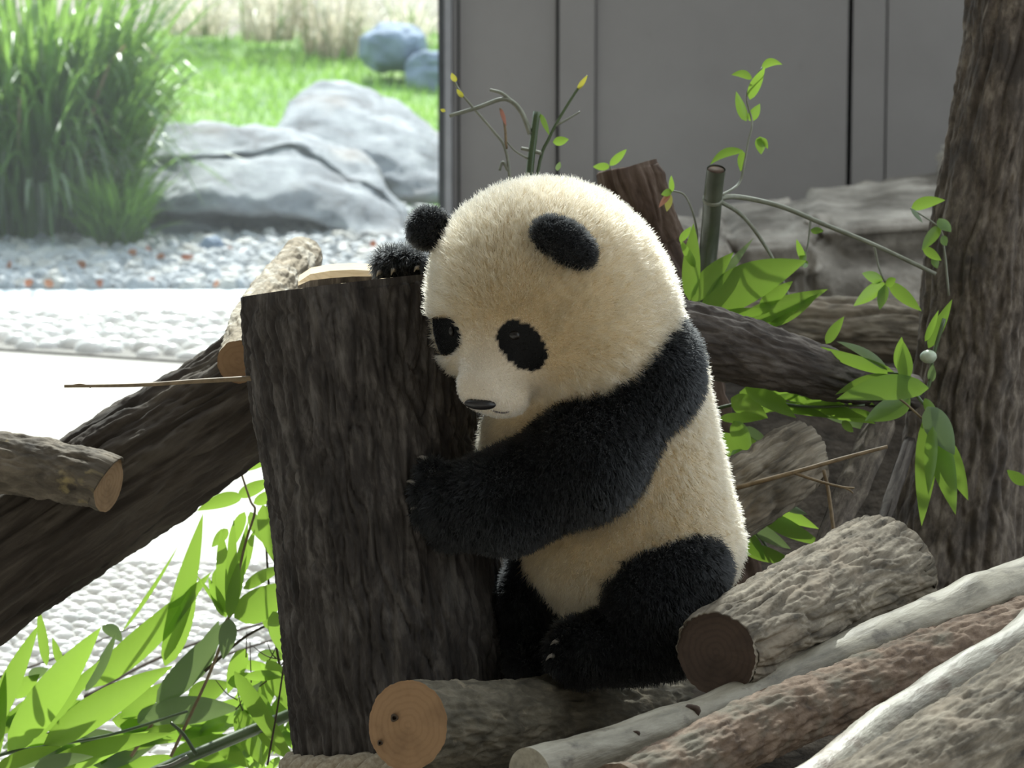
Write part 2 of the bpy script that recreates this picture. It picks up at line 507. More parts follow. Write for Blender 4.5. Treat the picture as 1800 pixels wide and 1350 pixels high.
# mortar beds that carry the pebbles
bed1 = box('mortar_bed', -2.6, 0.9, 4.4, 7.2, -0.02, 0.006, M['grout'], floor)
xs0, xs1 = G(-400, 560)[0], G(900, 700)[0]
V = [(-2.5, 10.02, 0.0), (0.2, 8.98, 0.0), (0.2, 10.05, 0.0), (-2.5, 10.05, 0.0)]
V += [(x, y, 0.006) for x, y, z in V]
bed2 = mesh_obj('mortar_bed', V, [(0, 3, 2, 1), (4, 5, 6, 7), (0, 1, 5, 4), (1, 2, 6, 5), (2, 3, 7, 6), (3, 0, 4, 7)], M['grout'], floor, smooth=False)
sill = box('sill', -4.0, wx(770), 10.05, 10.42, 0.0, 0.009, M['sill']); sill.name = 'trim_1'
tag(sill, kind='structure', label='pale stone threshold under the big window')

# pebbles
def dome(nseg=8):
    V = []
    for r, z in ((1.0, -0.3), (0.92, 0.45), (0.55, 0.86)):
        for k in range(nseg):
            a = 2 * math.pi * (k + (0.5 if r < 0.9 else 0)) / nseg
            V.append((r * math.cos(a), r * math.sin(a), z))
    V.append((0, 0, 1.0))
    F = []
    for r in range(2):
        for k in range(nseg):
            F.append((r * nseg + k, r * nseg + (k + 1) % nseg, (r + 1) * nseg + (k + 1) % nseg, (r + 1) * nseg + k))
    for k in range(nseg): F.append((2 * nseg + k, 2 * nseg + (k + 1) % nseg, 3 * nseg))
    return np.array(V), F
DV, DF = dome()
peb_me = bpy.data.meshes.new('pebble')
peb_me.from_pydata([tuple(v) for v in DV], [], DF); peb_me.polygons.foreach_set('use_smooth', np.ones(len(DF), bool))
peb_me.materials.append(M['pebble'])

def scatter(pts, sizes, rots, name, mesh, dv, df, mat, parent, n_single, order):
    """the first n_single as objects that share one mesh, the rest joined as stuff"""
    idx = np.argsort(order)
    base = wloc(parent)
    for i in idx[:n_single]:
        o = bpy.data.objects.new(name, mesh)
        o.location = pts[i] - base; o.scale = sizes[i]; o.rotation_euler = (rots[i][0], rots[i][1], rots[i][2])
        o.parent = parent; COL.objects.link(o)
    rest = idx[n_single:]
    if len(rest):
        VV, FF = [], []
        for j, i in enumerate(rest):
            R = np.array(Matrix.Rotation(rots[i][2], 3, 'Z') @ Matrix.Rotation(rots[i][1], 3, 'Y') @ Matrix.Rotation(rots[i][0], 3, 'X'))
            VV.append((dv * sizes[i]) @ R.T + pts[i])
            FF += [tuple(k + j * len(dv) for k in f) for f in df]
        tag(mesh_obj(name + '_field', np.vstack(VV), FF, mat, parent), kind='stuff')

def pebble_layout(x0, x1, y0, y1, step, seed, keep=None):
    r = np.random.default_rng(seed)
    pts, sz, ro = [], [], []
    row = 0
    y = y0
    while y < y1:
        x = x0 + (step / 2 if row % 2 else 0)
        while x < x1:
            p = np.array([x + r.uniform(-.18, .18) * step, y + r.uniform(-.18, .18) * step, 0.005])
            if keep is None or keep(p):
                s = step * r.uniform(0.40, 0.56)
                pts.append(p); sz.append((s * r.uniform(0.95, 1.35), s * r.uniform(0.75, 0.95), s * r.uniform(0.6, 0.95))); ro.append((r.uniform(-.12, .12), r.uniform(-.12, .12), r.uniform(-.5, .5)))
            x += step
        y += step * 0.88
        row += 1
    return np.array(pts), np.array(sz), np.array(ro)

def to_px(p):
    v = p - CAM
    d = v @ FWD
    return 900 + FPX * (v @ RIGHT) / d, 675 - FPX * (v @ UP) / d
p_, s_, r_ = pebble_layout(-1.15, 0.1, 5.3, 7.17, 0.034, 11)
px_, py_ = to_px(p_)
scatter(p_, s_, r_, 'pebble', peb_me, DV, DF, M['pebble'], bed1, 300, np.where((px_ > -20) & (px_ < 500) & (py_ < 1240), p_[:, 1], 100 + p_[:, 1]))
edge = lambda p: p[1] > 10.02 - (p[0] + 2.5) / 2.7 * 1.04 + 0.03
p_, s_, r_ = pebble_layout(-1.9, 0.05, 9.0, 10.03, 0.062, 12, edge)
scatter(p_, s_, r_, 'pebble', peb_me, DV, DF, M['pebble'], bed2, 300, p_[:, 1])

# back wall: dark backing with separate panels
wall = box('wall_back', wx(771), 5, WALL_Y + 0.03, WALL_Y + 0.2, 0, 4.1, M['wall_back']); tag(wall, kind='structure', label='grey panelled back wall beside the big window')
for k, (a, c_) in enumerate([(795.5, 804), (808, 977.5), (983, 1046), (1048.5, 1491), (1500, 1557.5), (1561, 1713), (1717, 2300), (2304, 2900), (2904, 3700)]):
    zoff = 0.0
    mt = M['panel']
    y0 = WALL_Y + (0.0 if k != 2 else -0.012)
    box('panel', wx(a), wx(c_), y0, WALL_Y + 0.04, 0, 4.1, mt, wall)

# the big window: jambs, head, mullion, panes
win = empty('window_1', (wx(770), WALL_Y, 0), kind='structure'); win['label'] = 'tall glass window wall looking out on the garden'
box('jamb', wx(770), wx(782), WALL_Y - 0.02, WALL_Y + 0.10, 0, 6.6, M['metal_dark'], win)
box('jamb', wx(782), wx(794), WALL_Y - 0.05, WALL_Y + 0.10, 0, 6.6, M['metal_grey'], win)
box('head', -5, wx(782), WALL_Y, WALL_Y + 0.12, 6.3, 6.6, M['metal_grey'], win)
box('mullion', -2.3, -2.24, WALL_Y, WALL_Y + 0.10, 0, 6.3, M['metal_grey'], win)
gm = bpy.data.materials.new('dusty_glass'); nt, N, L = nodes_of(gm)
for n in list(N): N.remove(n)
out = N.new('ShaderNodeOutputMaterial')
tr = N.new('ShaderNodeBsdfTransparent'); tr.inputs[0].default_value = (0.93, 0.975, 0.995, 1)
tl = N.new('ShaderNodeBsdfTranslucent'); tl.inputs[0].default_value = (0.86, 0.95, 1, 1)
gl = N.new('ShaderNodeBsdfGlossy'); gl.inputs['Roughness'].default_value = 0.03
m1 = N.new('ShaderNodeMixShader'); m2 = N.new('ShaderNodeMixShader')
dust = noise(N, L, coords(N, L, None, (1, 1, 0.35)), 6, 5, 0.6)
mr = N.new('ShaderNodeMapRange'); mr.inputs[3].default_value = 0.007; mr.inputs[4].default_value = 0.016
L.new(dust, mr.inputs[0]); L.new(mr.outputs[0], m1.inputs[0])
L.new(tr.outputs[0], m1.inputs[1]); L.new(tl.outputs[0], m1.inputs[2])
m2.inputs[0].default_value = 0.008
L.new(m1.outputs[0], m2.inputs[1]); L.new(gl.outputs[0], m2.inputs[2]); L.new(m2.outputs[0], out.inputs[0])
M['glass'] = gm
box('pane', -2.24, wx(770) + 0.004, WALL_Y + 0.03, WALL_Y + 0.042, 0.007, 6.3, M['glass'], win)
box('pane', -5, -2.3, WALL_Y + 0.03, WALL_Y + 0.042, 0.007, 6.3, M['glass'], win)

# unseen clerestory glazing; its patchy frosting is added to dim and dapple the sun
cg = gm.copy(); cg.name = 'frosted_glass'
for n in cg.node_tree.nodes:
    if n.type == 'MAP_RANGE': n.inputs[1].default_value = 0.38; n.inputs[2].default_value = 0.62; n.inputs[3].default_value = 0.08; n.inputs[4].default_value = 0.48
    if n.type == 'TEX_NOISE': n.inputs['Scale'].default_value = 2.2; n.inputs['Detail'].default_value = 2.0
    if n.type == 'MAPPING': n.inputs['Scale'].default_value = (1, 1, 1)
win2 = empty('window_2', (wx(794), WALL_Y, 4.1), kind='structure'); win2['label'] = 'high frosted window band above the grey panels'
for k in range(5):
    x0 = wx(794) + k * 1.03
    box('mullion', x0 - 0.03, x0 + 0.03, WALL_Y, WALL_Y + 0.1, 4.1, 6.6, M['metal_grey'], win2)
    box('pane', x0 + 0.03, x0 + 1.0, WALL_Y + 0.03, WALL_Y + 0.036, 4.1, 6.6, cg, win2)

# side walls, visitor-side wall, roof with a long skylight
tag(box('wall_left', -5.2, -5, -3, WALL_Y + 0.2, 0, 6.6, M['side_wall']), kind='structure', label='plain plaster side wall by the window')
wr = box('wall_right', 5, 5.2, -3, -1.5, 0, 6.6, M['side_wall']); tag(wr, kind='structure', label='plain plaster side wall with a wide window opening')
box('wall_pier', 5, 5.2, 9.6, WALL_Y + 0.2, 0, 6.6, M['side_wall'], wr); box('parapet', 5, 5.2, -1.5, 9.6, 0, 0.5, M['side_wall'], wr)
tag(box('wall_front', -5.2, 5.2, -3.2, -3, 0, 6.6, M['side_wall']), kind='structure', label='plain plaster wall facing the window')
ceil = box('ceiling', -5.2, 5.2, -3.2, 4.2, 6.6, 6.8, M['side_wall']); tag(ceil, kind='structure', label='plain roof slab with an open skylight')
for k in range(6):
    box('rafter', -5.2 + 2.03 * k, -5.05 + 2.03 * k, 4.2, WALL_Y + 0.2, 6.5, 6.75, M['metal_grey'], ceil)

# raised earth bed under the log pile
def bed_z(x, y):
    e = np.clip((x + 0.08) / 0.25, 0, 1); e = e * e * (3 - 2 * e)
    t = np.clip((y - 5.9) / 0.6, 0, 1); z = 0.25 + 0.215 * t * t * (3 - 2 * t)
    return z * e
nx, ny = 110, 110
X, Y = np.meshgrid(np.linspace(-0.09, 4.5, nx), np.linspace(3.9, 7.5, ny), indexing='ij')
Z = bed_z(X, Y) + 0.02 * fbm(np.stack([X * 3, Y * 3, 0 * X], -1), 4) * np.clip((X + 0.08) / 0.3, 0, 1)
ed = np.minimum(np.minimum(np.clip((Y - 3.9) / 0.2, 0, 1), np.clip((7.5 - Y) / 0.4, 0, 1)), np.clip((4.5 - X) / 0.3, 0, 1))
Z = np.maximum(Z * ed, 0) - 0.01
soil = mesh_obj('ground_bed', np.stack([X, Y, Z], -1).reshape(-1, 3), grid_faces(nx, ny)[:, ::-1], M['soil'])
tag(soil, 'dark earth bed under the log pile', kind='structure')

# ================================================================ outside
m, N, L, b = new_mat('lawn_ground')
co = coords(N, L)
c = ramp(N, L, noise(N, L, co, 2.0, 5, 0.6), [(0.3, (0.10, 0.20, 0.045)), (0.55, (0.16, 0.28, 0.06)), (0.75, (0.27, 0.31, 0.12))])
c = mix(N, L, ramp(N, L, noise(N, L, co, 7, 5, 0.6), [(0.58, (0, 0, 0)), (0.75, (0.7, 0.7, 0.7))]), c, (0.34, 0.32, 0.2))
L.new(c, b.inputs['Base Color']); b.inputs['Roughness'].default_value = 0.9
M['lawn'] = m
M['gravel_bed'] = plain_mat('gravel_ground', (0.22, 0.21, 0.20), (0.40, 0.38, 0.36), 30, 0.9, 0.2, 0.6, 0.01)
M['gravel'] = plain_mat('gravel_stone', (0.30, 0.31, 0.33), (0.46, 0.47, 0.49), 22, 0.7, 0.4, rnd=(0.56, 0.52, 0.47))
M['dirt'] = plain_mat('dry_dirt', (0.22, 0.185, 0.15), (0.34, 0.30, 0.255), 5, 0.9)
gb = box('ground_gravel', -6, 6, 10.42, 11.95, -0.1, 0.005, M['gravel_bed']); tag(gb, 'gravel strip outside the window', kind='structure')
nx, ny = 60, 60
X, Y = np.meshgrid(np.linspace(-8, 8, nx), np.linspace(11.5, 17.4, ny), indexing='ij')
Z = 0.03 * np.clip((Y - 11.5) / 1, 0, 1) + 0.03 * fbm(np.stack([X * .7, Y * .7, 0 * X], -1), 3)
lawn = mesh_obj('ground_lawn', np.stack([X, Y, Z - 0.01 + 0.02], -1).reshape(-1, 3), grid_faces(nx, ny)[:, ::-1], M['lawn'])
tag(lawn, 'mown green lawn beyond the boulders', kind='structure')
X, Y = np.meshgrid(np.linspace(-14, 14, 40), np.linspace(17.2, 40, 40), indexing='ij')
Z = 0.02 + 0.13 * np.clip(Y - 17.4, 0, 60) + 0.05 * fbm(np.stack([X * .5, Y * .5, 0 * X], -1), 3)
tag(mesh_obj('ground_bank', np.stack([X, Y, Z], -1).reshape(-1, 3), grid_faces(40, 40)[:, ::-1], M['dirt']), 'dry earth bank at the far edge of the lawn', kind='structure')

# gravel stones
GV, GF = dome(7)
GV = GV * np.array([1, 1, 1.0]) + 0.12 * rng.normal(size=GV.shape)
grv_me = bpy.data.meshes.new('stone'); grv_me.from_pydata([tuple(v) for v in GV], [], GF); grv_me.materials.append(M['gravel'])
p_, s_, r_ = pebble_layout(-2.9, 0.1, 10.45, 11.9, 0.040, 13)
n_ = len(p_)
p_[:, 2] = 0.008
s_ = s_ * rng.uniform(0.7, 1.55, (n_, 1)) * np.array([1.05, 1.1, 1.25])
r_ = np.stack([rng.uniform(-.35, .35, n_), rng.uniform(-.35, .35, n_), rng.uniform(0, 6.28, n_)], -1)
px_, py_ = to_px(p_)
vis = (px_ > 0) & (px_ < 760)
scatter(p_, s_, r_, 'stone', grv_me, GV, GF, M['gravel'], gb, 300, np.where(vis, -s_[:, 0], 1))
dl = leaf
for k in range(16):
    x, y = [(265, 440), (290, 452), (318, 455), (340, 452), (95, 500), (45, 503), (262, 492), (172, 502), (610, 440), (385, 500), (150, 470), (400, 440), (20, 470), (240, 445), (545, 450), (650, 432)][k]
    q = G(x, y, 0.03)
    an = random.uniform(0, 6.28); ln = random.uniform(0.02, 0.035)
    V, F = leaf_geo(q, q + np.array([math.cos(an) * ln, math.sin(an) * ln * 0.7, random.uniform(0.0, 0.02)]), 0.011, roll=random.uniform(-1, 1), fold=0.5)
    o = mesh_obj('fallen_leaf', V, F, M['leaf_dry'], loc=q)
    tag(o, 'small red-brown fallen leaf lying on the gravel outside', 'leaf', 'fallen leaves on the gravel')

# short lawn blades
n_ = 22000
bx = rng.uniform(-4.2, 1.8, n_); by = rng.uniform(12.0, 17.3, n_)
bz = 0.03 * np.clip((by - 11.5), 0, 1) + 0.03 * fbm(np.stack([bx * .7, by * .7, 0 * bx], -1), 3) + 0.005
hh = rng.uniform(0.03, 0.07, n_); aa = rng.uniform(0, 6.28, n_); ww = 0.006
tip = np.stack([bx + rng.normal(0, .02, n_), by + rng.normal(0, .02, n_), bz + hh], -1)
b1 = np.stack([bx + np.cos(aa) * ww, by + np.sin(aa) * ww, bz], -1); b2 = np.stack([bx - np.cos(aa) * ww, by - np.sin(aa) * ww, bz], -1)
V = np.stack([b1, b2, tip], 1).reshape(-1, 3); F = np.arange(3 * n_).reshape(-1, 3)
M['lawn_blade'] = leaf_mat('lawn_blade', (0.14, 0.28, 0.05), (0.14, 0.28, 0.05), 0.5, (0.3, 0.5, 0.09))
tag(mesh_obj('grass', V, F, M['lawn_blade'], smooth=False), 'short green grass blades of the lawn outside', 'grass', kind='stuff')

# boulders outside ------------------------------------------------
m, N, L, b = new_mat('grey_boulder')
co = coords(N, L, None, (1, 1, 2.5))
c = ramp(N, L, noise(N, L, co, 7, 6, 0.65, 0.5), [(0.3, (0.12, 0.12, 0.13)), (0.5, (0.28, 0.29, 0.31)), (0.75, (0.46, 0.47, 0.48))])
c = mix(N, L, ramp(N, L, noise(N, L, co, 3, 3), [(0.55, (0, 0, 0)), (0.7, (0.6, 0.6, 0.6))]), c, (0.27, 0.22, 0.185))
L.new(c, b.inputs['Base Color']); b.inputs['Roughness'].default_value = 0.8
bump(N, L, b, noise(N, L, co, 40, 6, 0.7), 0.6, 0.012)
M['boulder'] = m
M['boulder_blue'] = plain_mat('blue_grey_boulder', (0.14, 0.18, 0.25), (0.28, 0.34, 0.44), 5, 0.8, 0.3, 0.5, 0.02)
M['ledge'] = plain_mat('beige_ledge_stone', (0.13, 0.115, 0.095), (0.46, 0.42, 0.36), 7, 0.85, 0.2, 0.9, 0.02, 22)

def boulder(name, label, prof, top, x0, x1, d0, mat, seed, rough=0.03, ny=70, nx=120, zbase=0.0, group=None):
    """prof: closed-front cross section (depth offset, height 0..1); top: (px, height in m) along x"""
    prof = np.asarray(prof, float)
    s = np.concatenate([[0], np.cumsum(np.linalg.norm(np.diff(prof, axis=0), axis=1))]); s /= s[-1]
    t = np.linspace(0, 1, ny)
    pd = np.interp(t, s, prof[:, 0]); ph = np.interp(t, s, prof[:, 1])
    u = np.linspace(0, 1, nx)
    X = x0 + (x1 - x0) * u
    H = np.interp(u, [a for a, _ in top], [h for _, h in top])
    k = np.clip(np.sin(np.pi * np.clip(u, 0.001, 0.999)) ** 0.35, 0, 1)
    V = np.stack([np.repeat(X[:, None], ny, 1), d0 + (k * 0.9 + 0.1)[:, None] * pd[None, :] + 0.05 * np.sin(u * 9 + seed)[:, None],
                  zbase - 0.02 + H[:, None] * ph[None, :] * (k ** 0.6)[:, None]], -1)
    q = V * np.array([3.0, 3.0, 7.0]) + seed * 5.1
    n = np.stack([fbm(q, 4), fbm(q + 40, 4), fbm(q + 80, 4)], -1)
    led = np.abs(perlin(V * np.array([2.2, 2.2, 16]) + seed)) * 0.5
    V = V + n * rough * np.array([0.7, 1.0, 0.8]) 
    V[..., 1] += led * rough * 1.4
    F = grid_faces(nx, ny)
    Vf = V.reshape(-1, 3)
    c0 = V[0].mean(0); c1 = V[-1].mean(0)
    Vf = np.vstack([Vf, c0, c1]); i0, i1 = nx * ny, nx * ny + 1
    FF = [tuple(f) for f in F]
    FF += [(i0, k + 1, k) for k in range(ny - 1)] + [(i1, (nx - 1) * ny + k, (nx - 1) * ny + k + 1) for k in range(ny - 1)]
    base = np.array([(x0 + x1) / 2, d0, zbase])
    o = mesh_obj(name, Vf, FF, mat, loc=base)
    return tag(o, label, 'rock', group)

# heights worked out from the ground distance of each foot
def hz(py, d): return CAM[2] - d * (math.sin(PITCH) + (py - 675) / FPX * math.cos(PITCH)) / (math.cos(PITCH) - (py - 675) / FPX * math.sin(PITCH))
XA0, XA1 = P(190, 440, 11.6)[0], P(715, 440, 11.6)[0]
boulder('boulder', 'broad pale layered boulder with an overhanging ledge beside the tall grass', 
        [(0.75, 0.0), (0.72, 0.75), (0.55, 1.0), (0.34, 0.95), (0.22, 0.84), (0.23, 0.80), (0.02, 0.60), (-0.14, 0.43), (-0.13, 0.37), (0.05, 0.33), (0.02, 0.2), (-0.04, 0.17), (-0.05, 0.0)],
        [(0, .31), (0.1, .33), (0.25, .30), (0.45, .285), (0.6, .275), (0.8, .24), (0.93, .21), (1, .16)], XA0, XA1, 11.42, M['boulder'], 2.0, 0.05)
XB0, XB1 = P(455, 400, 12.3)[0], P(860, 400, 12.3)[0]
boulder('boulder', 'blue-grey sloping boulder behind the pale layered one',
        [(0.7, 0.0), (0.66, 0.8), (0.5, 1.0), (0.2, 0.86), (-0.05, 0.6), (-0.12, 0.4), (-0.1, 0.0)],
        [(0, .29), (0.12, .37), (0.22, .385), (0.5, .31), (0.75, .22), (1, .12)], XB0, XB1, 12.1, M['boulder'], 5.0, 0.03)
def round_rock(name, label, c, size, mat, seed, rough=0.18, n=28, sq=0.75, group=None, layers=0.0, cat='rock'):
    th = np.linspace(0, math.pi, n); ph = np.linspace(0, 2 * math.pi, 2 * n, endpoint=False)
    T, Q = np.meshgrid(th, ph, indexing='ij')
    d = np.stack([np.sin(T) * np.cos(Q), np.sin(T) * np.sin(Q), np.cos(T)], -1)
    v = np.sign(d) * np.abs(d) ** sq
    v = v * (1 + rough * fbm(d * 1.7 + seed * 3.3, 4))[..., None]
    v = v * np.asarray(size)
    if layers:
        hl = v[..., 2] / layers
        st = perlin(np.stack([0 * hl + seed, np.round(hl) * 3.7, 0 * hl], -1)) * 0.30 * np.abs(perlin(v * 6 + seed) + 0.6)
        v[..., :2] *= (1 + st)[..., None]
    V = (v + np.asarray(c)).reshape(-1, 3)
    o = mesh_obj(name, V, grid_faces(n, 2 * n, True), mat, loc=np.asarray(c))
    return tag(o, label, cat, group)
q = G(690, 112, 0.12); round_rock('boulder', 'rounded blue boulder among dry grass beyond the lawn', q + np.array([0, 0.2, 0.04]), (0.125, 0.16, 0.09), M['boulder_blue'], 3, 0.15)
q = G(758, 150, 0.05); round_rock('boulder', 'small dark blue boulder against the window frame edge beyond the lawn', q + np.array([0.01, 0.1, 0.03]), (0.10, 0.12, 0.09), M['boulder_blue'], 6, 0.2)
q = G(372, 447, 0.0); round_rock('cobble', 'blue-grey angular stone standing on the gravel before the boulder', q + np.array([0, 0, 0.018]), (0.033, 0.03, 0.028), M['boulder_blue'], 9, 0.25, 12)

# ---- grasses
M['blade'] = leaf_mat('tussock_blade', (0.05, 0.115, 0.03), (0.12, 0.23, 0.055), 0.45, (0.27, 0.46, 0.08), 0.3)
M['blade_pale'] = leaf_mat('tussock_blade_pale', (0.24, 0.30, 0.20), (0.34, 0.40, 0.28), 0.35, (0.35, 0.45, 0.2), 0.3)
M['blade_dry'] = leaf_mat('tussock_blade_dry', (0.33, 0.24, 0.15), (0.42, 0.32, 0.2), 0.3)
M['straw'] = leaf_mat('dry_grass_blade', (0.42, 0.39, 0.32), (0.52, 0.48, 0.39), 0.65, (0.74, 0.68, 0.55))
def blade_geo(b, az, h, reach, w, nseg=8, droop=0.6, tw=0.0):
    t = np.linspace(0, 1, nseg)
    out = np.array([math.cos(az), math.sin(az), 0])
    c = b + out * (reach * t ** 1.6)[:, None] + np.array([0, 0, 1.0]) * (h * (t * 1.15 - droop * t ** 3.2))[:, None]
    sd = np.array([-math.sin(az + tw), math.cos(az + tw), 0])
    e = (w * (1 - t ** 2.2) ** 0.8 + 0.0004)[:, None]
    V = np.stack([c + sd * e, c - sd * e], 1)
    return V.reshape(-1, 3), grid_faces(nseg, 2)
def tussock(name, label, centre, rad, n_single, n_stuff, hr, rr, w, mats, seed, droop=(0.2, 0.8), group=None):
    r = np.random.default_rng(seed)
    root = empty(name, centre, label, 'grass', group)
    def one():
        a = r.uniform(0, 6.28); q = rad * math.sqrt(r.uniform(0, 1))
        bpt = np.array(centre) + np.array([math.cos(a) * q, math.sin(a) * q * 0.7, 0])
        az = a + r.normal(0, 0.7)
        return blade_geo(bpt, az, r.uniform(*hr), r.uniform(*rr), w * r.uniform(0.6, 1.2), droop=r.uniform(*droop), tw=r.normal(0, 0.8))
    for k in range(n_single):
        V, F = one()
        if k % 4 == 2 and rad > 0.2:       # broad drooping blades on the side of the window
            a = r.uniform(3.3, 6.1); q = rad * r.uniform(0.5, 1.0)
            V, F = blade_geo(np.array(centre) + np.array([math.cos(a) * q, math.sin(a) * q * 0.7, 0]), a, r.uniform(0.3, 0.8), r.uniform(0.12, 0.4), w * r.uniform(1.1, 1.7), droop=r.uniform(0.75, 1.1), tw=r.normal(0, 0.3))
        mesh_obj('blade', V, F, M[mats[k % len(mats)]], root)
    VV, FF, o = [], [], 0
    for k in range(n_stuff):
        V, F = one(); VV.append(V); FF.append(F + o); o += len(V)
    if n_stuff:
        tag(mesh_obj('undergrowth', np.vstack(VV), np.vstack(FF), M[mats[0]], root), kind='stuff')
    return root
q = G(40, 442, 0.0)
tussock('grass_tussock', 'tall dense green tussock of arching grass beside the boulder', q + np.array([0, 0.28, 0.0]), 0.26, 260, 1500, (0.35, 1.0), (0.05, 0.42), 0.0085,
        ['blade', 'blade', 'blade_pale', 'blade', 'blade', 'blade_dry', 'blade', 'blade_pale'], 21)
q = G(200, 448, 0.0)
tussock('grass_clump', 'small bright green grass clump in front of the tall tussock', q + np.array([0, 0.07, 0]), 0.07, 120, 260, (0.10, 0.27), (0.02, 0.16), 0.0045, ['lawn_blade', 'blade'], 22, (0.1, 0.45))
for k, (px, py, hh, rd, n) in enumerate([(585, 100, 0.75, 0.11, 190), (470, 72, 0.6, 0.10, 130), (345, 62, 0.5, 0.12, 120), (715, 95, 0.5, 0.07, 90)]):
    q = G(px, py, 0.05 if py > 90 else 0.12)
    tussock('dry_grass_clump', ['tall pale dry grass clump beside the blue boulder', 'tall dry grass clump at the lawn edge before the bank', 'low wide dry grass clump at the foot of the bank',
            'thin dry grass clump hanging over the blue boulder'][k], q, rd, 40, n, (hh * 0.2, hh * 0.9), (0.06, 0.34), 0.0035, ['straw', 'blade_pale', 'straw', 'blade'], 30 + k, (0.35, 1.1))
# brown shrubs on the far bank
for k, px in enumerate((180, 330, 480, 680)):
    q = G(px, 25, 0.25)
    tussock('dry_shrub', ['low brown shrub on the bank above the tall tussock', 'brown shrub on the bank above the lawn', 'reddish brown shrub on the bank by the dry grass', 'grey brown shrub on the bank over the blue boulder'][k],
            q + np.array([0, 1.0 + 0.25 * (k % 2), 0.02]), 0.14, 30, 160, (0.12, 0.42), (0.02, 0.10), 0.006, ['blade_dry', 'straw'], 50 + k, (0.0, 0.5))

# ledge rocks in front of the wall, inside
LD = 8.6
def ledge(label, px0, px1, py0, py1, d, seed, depth=0.35, sq=0.32, base=None, slope=0.0):
    a, b_ = P(px0, py1, d), P(px1, py0, d)
    z0 = 0.0 if base is None else base
    c = np.array([(a[0] + b_[0]) / 2, (a[1] + b_[1]) / 2 + depth, (z0 + b_[2]) / 2])
    o = round_rock('ledge_rock', label, c, ((b_[0] - a[0]) / 2, depth, max(0.04, (b_[2] - z0) / 2)), M['ledge'], seed, 0.13, 60, sq, layers=0.075)
    o.rotation_euler[1] = slope
    return o
ledge('low beige ledge rock behind the cut bamboo cane', 1165, 1300, 432, 600, 8.3, 4.1, 0.22)
ledge('long beige ledge rock with a flat bright top under the bamboo branch', 1255, 1455, 412, 600, 8.7, 5.3, 0.30, slope=-0.04)
ledge('broad stepped ledge rock beside the tree trunk', 1405, 1760, 390, 600, 8.75, 6.7, 0.32, slope=-0.06)
ledge('upper ledge rock against the grey panels beside the trunk', 1515, 1800, 335, 600, 9.45, 7.9, 0.22, slope=-0.10)
ledge('tall ledge rock behind the leaning tree trunk', 1700, 2100, 300, 600, 9.0, 8.8, 0.4)

# ================================================================ logs
def PX(px, d): return px * d / FPX
# the big upright stump the cub holds
SD = 4.95 + 0.0757                      # depth of its axis
st_top, st_bot = P(622, 500, SD), P(705, 1200, SD)
ax = st_bot - st_top
lean = np.array([0, -0.085, 0.0])       # leans back a little
def st_pt(py):
    t = (py - 500) / 700.0
    return st_top + ax * t
st_ctrl = [st_pt(500), st_pt(850), st_pt(1200), st_pt(1690)]
def st_flare(u, th, r):
    # broken splinter at the far rim
    return 0.0 * u[:, None] + 0.01 * np.clip((u - 0.8) / 0.2, 0, 1)[:, None] + 0 * th[None, :]
R_ST = PX(190, SD)
stump = log('tree_stump', 'thick upright dark-barked stump hugged by the panda cub', st_ctrl, [R_ST * 1.02, R_ST, R_ST * 0.985, R_ST * 1.02], M['stump'], 'furrow', 1.0,
            (M['cut_pale'], None), 'stump', n_th=420, n_len=330, wobble=0.004, flare=st_flare)
# splintered ridge standing on the far side of the sawn top
sp = []
for (x, y, dd, h_) in [(524, 496, 0.05, 5), (545, 482, 0.07, 10), (580, 476, 0.085, 12), (620, 474, 0.09, 11), (655, 476, 0.09, 9), (700, 478, 0.08, 5)]:
    sp.append((P(x, y, SD + dd), h_))
V, F = [], []
for t, h_ in sp:
    hh = PX(h_, SD)
    V += [t + np.array([0, 0.03, 0.004]), t + np.array([0, 0.0, 0.0]), t + np.array([0, -0.006, -hh]), t + np.array([0, -0.002, -0.06]), t + np.array([0, 0.03, -0.06])]
for k in range(len(sp) - 1):
    i, j = 5 * k, 5 * (k + 1)
    for a in range(5): F.append((i + a, i + (a + 1) % 5, j + (a + 1) % 5, j + a))
F += [(4, 3, 2, 1, 0), tuple(len(V) - 5 + a for a in range(5))]
so = mesh_obj('splinter', V, F, M['cut_pale'], stump, smooth=False, attrs={'bark_co': ('FLOAT_VECTOR', np.array(V))})
so.data.materials.append(M['stump'])
for f in so.data.polygons:
    if f.index % 5 == 2 and f.index < 5 * (len(sp) - 1): f.material_index = 1

# left side: big leaning log, short round branch, thin log end, stick
LA = 5.42
log('leaning_log', 'long dark ridged log leaning up to the stump', [P(-760, 1510, LA + 0.02), P(0, 991, LA), P(260, 813, LA), P(545, 625, LA)],
    [PX(104, LA)] * 3 + [PX(98, LA)], M['dark_bark'], 'stringy', 2.2, (None, M['cut_brown']), n_th=200, n_len=240, wobble=0.008)
LB = 5.27
log('branch_log', 'sawn branch log with yellow lichen lying across the leaning log', [P(-420, 742, LB + 0.16), P(0, 813, LB + 0.06), P(190, 851, LB)],
    [PX(54, LB), PX(52, LB), PX(48, LB)], M['lichen'], 'flaky', 3.1, (None, M['cut_tan']), n_th=130, n_len=120, wobble=0.006)
c0 = P(419, 636, 5.22)
log('short_log', 'mottled thin log with an orange cut end peeking out behind the stump', [c0, c0 + np.array([0.006, 0.30, 0.016]), c0 + np.array([0.045, 0.72, 0.03])],
    [PX(34, 5.22), PX(36, 5.22), PX(38, 5.22)], M['mottled'], 'flaky', 4.4, (M['cut_orange'], M['cut_tan']), n_th=110, wobble=0.004)
tw = empty('stick', P(455, 665, 4.99), 'thin bare stick poking out sideways from the stump', 'stick')
stem_px(tw, [(462, 664), (350, 670), (240, 677), (113, 679)], 5.0, 5.0, 'twig', 'stem', 0.55)
